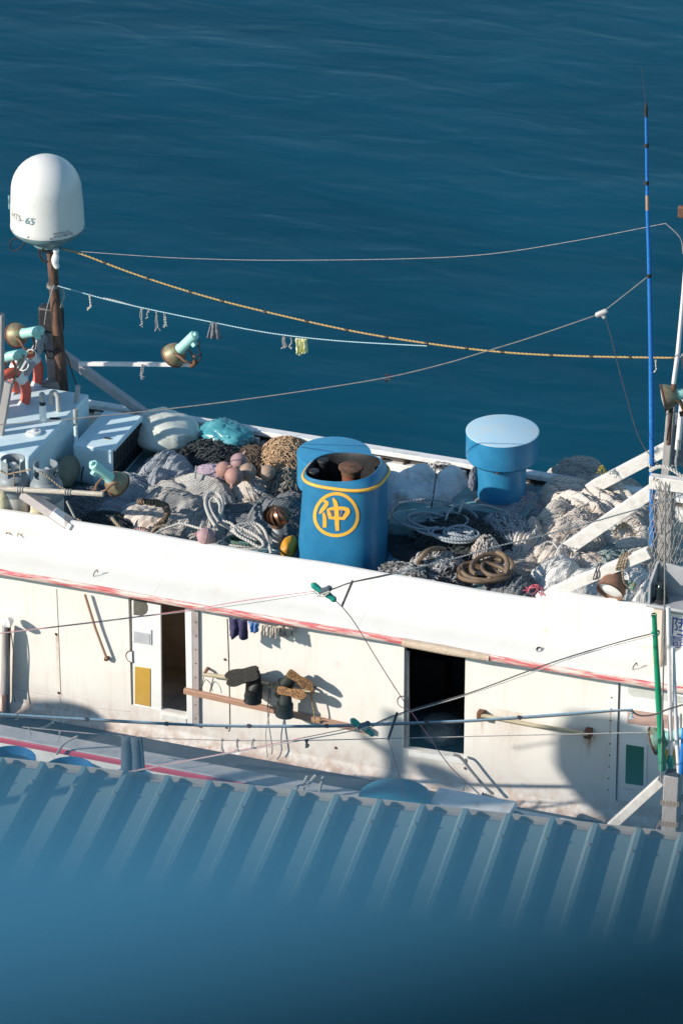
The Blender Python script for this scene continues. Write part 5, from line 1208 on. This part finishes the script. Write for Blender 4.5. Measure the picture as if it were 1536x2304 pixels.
cloth('cloth','grey pale cloth deeper under the eave casting a shadow','cloth',[(628,1404),(660,1409)],.13,M_paleglove,-.10,14,.0)
cloth('cloth','dark grey cloth bunched on the washing line by the boom lamp','cloth',[(476,722),(490,725)],.20,M_greycloth,2.2,5,1.2)
cloth('glove','lime and white glove pinned on the washing line, left one','glove',[(667,758),(678,760)],.20,M_yelcloth,2.1,6,-.05,n=8)
cloth('glove','lime and white glove pinned on the washing line, right one','glove',[(680,759),(691,761)],.18,M_yelcloth,2.1,7,.0,n=8)
cloth('trousers','dark slate trousers draped over the lowest line before the gunwale','garment',[(279,1653),(322,1657)],.62,M_slate,-2.22,8,.30,th=.03)
# ------------------------------------------------------------------ boots on the bamboo rail
br=tag(obj('bamboo_rail',MB().tube([P(457,1517,y=-.10),P(520,1526,y=-.10),P(600,1540,y=-.10),P(700,1559,y=-.10)],[.024,.025,.024,.022],10),M_bamboo),'yellow bamboo rail on the wall holding rubber boots','rail')
for px,py in ((464,1508),(703,1552)):
    c=P(px,py,y=-.05); obj('bracket',MB().tube([V((c.x,-.001,c.z)),V((c.x+.01,-.06,c.z+.01)),V((c.x,-.11,c.z-.02))],.02,6),M_rustbell,br)
for px,py in ((583,1537),(608,1541),(615,1542)):
    obj('rope_tie',MB().lathe([(.027,-.012),(.034,0),(.027,.012)],12,Matrix.Translation(P(px,py,y=-.10))@Matrix.Rotation(R(90),4,'Y')),M_ropebrown,br)
pl_=tag(obj('plank','x' and MB().bar(P(414,1554,y=-.05),P(832,1646,y=-.05),.05,.07),M_woodbrown,bevel=.008),'brown wooden plank tied aslant below the boots','plank')
def boot(label,heel,toe,y,up,shaft,msole,mbody,group,L=.29):
    """heel, toe: pixels of the sole ends; up: sole normal; shaft: world direction of the leg"""
    a=P(*heel,y=y); b=P(*toe,y=y); X=(b-a).normalized(); N_=V(up); N_=(N_-X*N_.dot(X)).normalized(); Y=N_.cross(X)
    L=(b-a).length; t=thing('rubber_boot',label,'boot',a,group)
    out=[(-.02,.028),(-.005,.043),(.03,.047),(.07,.044),(.12,.040),(.18,.054),(.225,.057),(.262,.046),(.285,.026),(.294,.008)]
    k=L/.292
    def sole(o_,sc=1): 
        s1=[(x,w_) for x,w_ in out]; pl=[a+X*(x*k)+Y*(w_*sc) for x,w_ in s1]+[a+X*(x*k)-Y*(w_*sc) for x,w_ in reversed(s1)]
        return [p+N_*o_ for p in pl]
    tr=MB().loft([sole(-.030,.96),sole(-.012,1.06),sole(.0,1.06),sole(.006,.98)])
    for i in range(11):
        x=-.005+.027*i; w_=.034
        if .085<x<.13: continue
        tr.bar(a+X*(x*k)+Y*w_+N_*.007+X*.010,a+X*(x*k)+N_*.007-X*.004,.010,.006,N_); tr.bar(a+X*(x*k)-Y*w_+N_*.007+X*.010,a+X*(x*k)+N_*.007-X*.004,.010,.006,N_)
    obj('sole',tr,msole,t,angle=50)
    rings=[]
    D=V(shaft).normalized(); S_=-N_
    def ell(c,u,v,ru,rv,n=18): return [c+u*(ru*math.cos(2*math.pi*q/n))+v*(rv*math.sin(2*math.pi*q/n)) for q in range(n)]
    # foot: from toe back to heel, then bends into the shaft
    c=a+X*(.262*k); rings.append(ell(c+S_*.030,Y,S_,.030,.022))
    rings.append(ell(a+X*(.225*k)+S_*.042,Y,S_,.044,.040)); rings.append(ell(a+X*(.16*k)+S_*.052,Y,S_,.044,.050))
    rings.append(ell(a+X*(.10*k)+S_*.066,Y,(S_-X*.35).normalized(),.044,.064))
    h=a+X*(.045*k)+S_*.10
    mixd=(S_*.6+D*.6).normalized(); lat=Y
    for f,rr,hh in ((0,.064,.0),(.07,.068,.05),(.15,.076,.11),(.22,.088,.19),(.30,.108,.32)):
        dd=(S_*(1-min(1,f*4))+D*min(1,f*4)).normalized(); c=h+D*hh; v_=dd.cross(lat).normalized(); l2=v_.cross(dd)
        rings.append(ell(c,l2,v_,rr*.86,rr))
    R2=[]
    for q in range(len(rings)-1):           # finer rings, then an open rolled mouth
        for j in range(3): R2.append([p.lerp(p2,j/3) for p,p2 in zip(rings[q],rings[q+1])])
    last=rings[-1]; cc_=sum(last,V((0,0,0)))/len(last)
    R2+=[last,[p.lerp(cc_,.08) for p in last],[p.lerp(cc_,.10)-D*.16 for p in last]]
    obj('upper',MB().loft(R2,cap=True),mbody,t,angle=55)
    return t
boot('black rubber boot with dark sole turned up, its shaft behind the other black boot',(574,1506),(506,1521),-.20,(-.15,-.62,.77),(-.10,.05,-1),M_soleblack,M_boot,'rubber boots hung on the rail')
boot('black rubber boot hanging open end down over the brown plank',(576,1521),(510,1538),-.27,(-.1,-.85,.5),(-.12,-.06,-1),M_soleblack,M_boot,'rubber boots hung on the rail')
boot('green black boot with tan sole, the upper one on the rail',(651,1514),(702,1549),-.23,(.35,-.72,.6),(-.5,.10,-.75),M_soletan,M_bootgreen,'rubber boots hung on the rail')
boot('green black boot with tan sole, the lower one on the rail',(628,1553),(688,1566),-.27,(.05,-.85,.5),(-.05,-.03,-1),M_soletan,M_bootgreen,'rubber boots hung on the rail')
mb=MB(); rnd=random.Random(9)
for k in range(7):
    mb.tube(smoothpts([P(570+rnd.uniform(-5,8),1540,y=-.15),P(572+rnd.uniform(-6,10),1555,y=-.17),P(576+rnd.uniform(-8,8),1568,y=-.17),P(574+rnd.uniform(-6,10),1580,y=-.16)],4),.009,5)
tag(obj('cord_hank',mb,M_ropebrown),'brown knotted cord hank hanging beside the black boots','cord')
line('cord','grey cord hanging from the rail past the plank','cord',[(606,1543),(604,1575),(602,1600),(606,1640),(612,1680),(611,1698)],.0075,M_ropegrey,-.13)
line('cord','thin pale cord hanging beside the grey one','cord',[(607,1545),(608,1590),(598,1650),(602,1705)],.005,M_wire,-.12)
line('cord','yellow cord tied from the rail end to the plank','cord',[(699,1553),(701,1575),(706,1600),(708,1624),(714,1620),(722,1621)],.0085,M_ropeyellow,-.12)
line('cord','thin wire tie at the left end of the bamboo rail','cord',[(460,1518),(456,1535),(452,1553),(462,1530),(474,1540),(478,1556)],.0045,M_wiredark,-.07)
line('hose','dark hose running from the open doorway down to the deck','hose',[(1020,1698),(1036,1705),(1060,1735),(1090,1770),(1110,1788)],.018,M_steel,-.12)
# bundle inside doorway
c=P(965,1676,y=.30); mb=MB()
o=blob('sack','pale sack lying just inside the open doorway','sack',960,1690,42,26,.26,mat('dusty_sack',(.24,.235,.225),(.16,.155,.15),8,rough=.9,bm=.4),6,1.35,0,None,2.0,.10); 
o.location=V((c.x+.05,.55,1.60))
# pole at the left end of the wall
pz=thing('wall_pipe','rusty grey pipe bundle standing against the wall, rag on top','pipe',P(18,1600,y=-.10))
obj('pipe',MB().tube([P(13,1604,y=-.09),P(14,1480,y=-.09),P(17,1408,y=-.09)],[.05,.045,.04],12),M_rustpole,pz)
obj('grey_pipe',MB().tube([P(10,1560,y=-.13),P(12,1500,y=-.13),P(11,1408,y=-.13)],[.045,.05,.035],12),M_wood,pz)
obj('rag',MB().lathe([(.0,.05),(.06,.03),(.075,.0),(.07,-.03),(.04,-.05)],14,Matrix.Translation(P(18,1400,y=-.17)),jit=.5),M_cap,pz)
for k in range(1): cable('cord',[(24+k*3,1420),(30+k*2,1470),(28+k*4,1540),(34+k*5,1580)],.007,M_wiredark,-.12-.02*k,pz)
# ------------------------------------------------------------------ things on the quay: tubs, lid, box, drum
def tub(label,px,py,a,z,y,m,first=[]):
    c=P(px,py,y=y); r_=a/198
    if first: 
        return dup(first[0],label,(c.x,y,1.15),None,'blue tubs on the quay')
    t=thing('tub',label,'tub',(c.x,y,1.15),'blue tubs on the quay'); h=c.z-1.15
    obj('shell',MB().lathe([(r_*.78,0),(r_*.97,h-.05),(r_,h-.045),(r_,h),(r_*.95,h),(r_*.92,h-.05),(r_*.8,.06),(0,.05)],44),m,t,local=True)
    obj('shade_disc',MB().lathe([(0,h-.10),(r_*.9,h-.10)],44),M_tubshade,t,local=True)  # dark disc standing in for the shade inside the tub
    first.append(t); return t
tub('blue round tub partly cut by the roof, nearest the photo edge',22,1708,58,0,-2.0,M_tubblue)
tub('blue round tub in the middle of the row below the gunwale',154,1733,58,0,-2.0,M_tubblue)
tub('blue round tub mostly hidden behind the slate trousers',292,1756,58,0,-2.0,M_tubblue)
lid=P(888,1794,y=-2.1)
vat=tag(obj('vat',MB().lathe([(.36,1.15-lid.z),(.375,-.031)],40,Matrix.Translation(lid),cap=True),M_tubteal),'big round teal blue vat with a domed lid beside the gunwale','vat')
obj('lid',MB().lathe([(0,.025),(.20,.022),(.36,.012),(.395,.0),(.395,-.03),(.37,-.03)],48,Matrix.Translation(lid)),M_tubteal,vat)
if 0: tag(obj('tub_lid',MB().lathe([(0,.025),(.20,.022),(.36,.012),(.395,.0),(.395,-.03),(.37,-.03)],48,Matrix.Translation(lid)),M_tubteal),'round teal blue lid of a big vat beside the gunwale','lid')
c=P(1062,1812,y=-1.9); tag(obj('crate','x' and MB().box((c.x-.46,-2.1,1.15),(c.x+.44,-1.66,c.z)),M_cap,bevel=.015),'worn white box lying between the blue lid and the gunwale','box')
mb=MB(); c=P(1108,1800,y=-.85)
for k in range(9): mb.lathe([(.05,-.012),(.066,0),(.05,.012)],16,Matrix.Translation(c+V((-.12+k*.03,0,-.006*k)))@Matrix.Rotation(R(90),4,'Y'))
tag(obj('rope_drum',mb,M_wiredark),'dark rope drum lying at the wall foot by the hose','drum')
c=P(1250,1842,y=-1.5); tag(obj('crate',MB().box((c.x-.75,-1.78,1.5),(c.x+1.1,-1.42,c.z-.02)),M_cap,bevel=.02),'long white plank box along the gunwale below the closed door','box')
line('rope_line','black cable lying over the white box by the gunwale','cable',[(1105,1822),(1130,1832),(1165,1828),(1190,1845)],.012,M_wiredark,-1.8)
for i,pts in enumerate(([(665,1782),(672,1766),(690,1768),(705,1750),(712,1745)],[(682,1785),(684,1764),(692,1745)],[(718,1788),(722,1765),(728,1747)])):
    line('rope','grey mooring rope over the gunwale, '+('the bent one','the middle one','the one apart')[i],'rope',pts,.018,M_ropegrey,-1.38,-1.38,'mooring ropes over the gunwale')
line('stick','bent grey stick leaning over the gunwale left of the trousers','stick',[(128,1697),(140,1678),(152,1668),(175,1657)],.015,M_steel,-1.4)
line('stick','tan curved stick lying on the walkway','stick',[(78,1640),(100,1638),(120,1626)],.016,M_bamboogrey,-.4)
# ------------------------------------------------------------------ corrugated roof of the quay shed
ra=P(0,1722,y=-4.05); rb=P(1536,1893,z=ra.z)
e=(rb-ra); e.z=0; e.normalize(); back=V((e.y,-e.x,0)); 
if back.y>0: back=-back
shed=thing('shed_roof','blue corrugated metal roof of a quay shed in the foreground','roof',(ra.x,ra.y,ra.z))
PIT=.455; x0_=-4; prof=[]; nrib=36
for i in range(nrib):
    s=x0_+i*PIT
    prof+=[(s,0),(s+.300,0),(s+.352,.105),(s+.402,.105),(s+PIT-.001,0)]
vs=[];fs=[]
Ls=[0,.02]+[.4*k for k in range(1,36)]
rnd=random.Random(4)
for d in Ls:
    for k,(s,h) in enumerate(prof):
        p=ra+e*s+back*d; vs.append(V((p.x,p.y,p.z+h+d*.012+.006*noise.noise(V((s*2,d*1.5,0))))))
m_=len(prof)
for j in range(len(Ls)-1):
    for k in range(m_-1): fs.append((j*m_+k,j*m_+k+1,(j+1)*m_+k+1,(j+1)*m_+k))
o=obj('sheeting',MB().add(vs,fs),M_roof,shed,angle=20); md=o.modifiers.new('s','SOLIDIFY'); md.thickness=.006; md.offset=-1
a=ra+e*x0_-back*.10; b=ra+e*(x0_+nrib*PIT)-back*.10
def slab(name,o0,o1,z0,z1,m,bev=.004):
    A=ra+e*x0_+back*o0; B=ra+e*(x0_+nrib*PIT)+back*o0; C=ra+e*(x0_+nrib*PIT)+back*o1; D=ra+e*x0_+back*o1
    obj(name,MB().prism([V((p.x,p.y,ra.z+z0)) for p in (A,B,C,D)],(0,0,z1-z0)),m,shed,smooth=False,bevel=bev)
slab('eave_flashing',-.085,.05,-.03,-.012,M_trim); slab('eave_lip',-.097,-.087,-.03,.045,M_trim)
mb=MB()
for i in range(nrib):
    for d in (.42+.03*(i%3),1.75):
        p=ra+e*(x0_+i*PIT+.377)+back*d; mb.lathe([(.024,.105),(.024,.113),(.013,.115),(.013,.130),(0,.132)],8,Matrix.Translation(V((p.x,p.y,ra.z+d*.012))))
so_=obj('screw',mb,M_steel,shed); so_['kind']='stuff'
A=ra+e*(x0_+.2)+back*.5; 
obj('shed_wall',MB().bar(V((ra.x-2,ra.y-.8,.6+1.15))+e*0,V((ra.x-2,ra.y-.8,1.75))+e*13,.15,1.2),M_conc,shed) if False else None
# ------------------------------------------------------------------ blue parapet the photo is taken over
pc=CAM+DV*.70-UV*.0508
d1=(RV*1.0+DV*.42-UV*.145).normalized()
px_=V((d1.x,d1.y,0)).normalized(); py_=V((-px_.y,px_.x,0))
mb=MB()
def par_ring(s):
    q=pc+d1*s; wd=min(max(.036-s*.48,.004),.12)     # cap tapered so the bright band dims from left to right
    return [q+py_*u+V((0,0,v)) for u,v in ((.0,.0),(-.003,.003),(-wd,.003),(-wd-.003,-.001),(-wd-.003,-.9),(.0,-.9))]
SS=(-2.5,-.4,-.25,-.1,0,.05,.08,.3,2.5)
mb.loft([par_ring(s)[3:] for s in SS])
par=tag(obj('parapet',mb,M_parapetshade),'blurred blue parapet, lit cap and shaded face put into its colours, across the foot of the photo','parapet')
obj('cap_plate',MB().loft([par_ring(s)[:4]+[par_ring(s)[3]+V((0,0,-.0005)),par_ring(s)[0]+V((0,0,-.0005))] for s in SS]),M_parapetlit,par)
# ------------------------------------------------------------------ what stands out of frame and throws the soft shadows on the wall
def shadow_pos(px,py,d):
    t=P(px,py,y=0); k=d/-SDIR.y; return t+SDIR*k
c=shadow_pos(1448,1762,8.8)
od=thing('satellite_dome','white dome of a neighbouring mast standing outside the photo','satellite dome',c)
obj('dome',MB().lathe([(0,.62),(.35,.56),(.60,.36),(.68,.05),(.68,-.30),(.56,-.50),(.12,-.75),(.10,-.8)],36,Matrix.Translation(c)),M_radome,od)
obj('mast_pole',MB().tube([c+V((0,0,-.75)),V((c.x,c.y,1.15))],.08,10),M_rustpole,od)
c=shadow_pos(892,1690,8.2)
om=thing('lamp_mast','steel lamp mast on the quay outside the photo','mast',(c.x,c.y,1.15))
obj('pole',MB().tube([V((c.x,c.y,1.15)),c+V((0,0,.45))],.10,10),M_steel,om)
obj('arm',MB().bar(c+V((-.42,0,.12)),c+V((0,0,-.1)),.09,.09),M_steel,om)
obj('lamp_head',MB().lathe([(.0,-.1),(.16,-.08),(.2,.06),(.1,.12),(0,.13)],16,Matrix.Translation(c+V((.55,0,-.24)))@Matrix.Diagonal((1.5,1,.7,1))),M_steel,om)
c=shadow_pos(180,1640,6.0)  # unseen heap, placed to throw the shadow low on the wall
oc=tag(obj('unseen_heap',MB().lathe([(0,.3),(.25,.26),(.5,.1),(.7,-.3),(.9,-1.2),(.9,-3.0)],20,Matrix.Translation(c)@Matrix.Diagonal((1.0,.5,1,1)),jit=.3),M_slate),'unseen heap on the quay that casts a soft shadow on the wall','shadow caster')
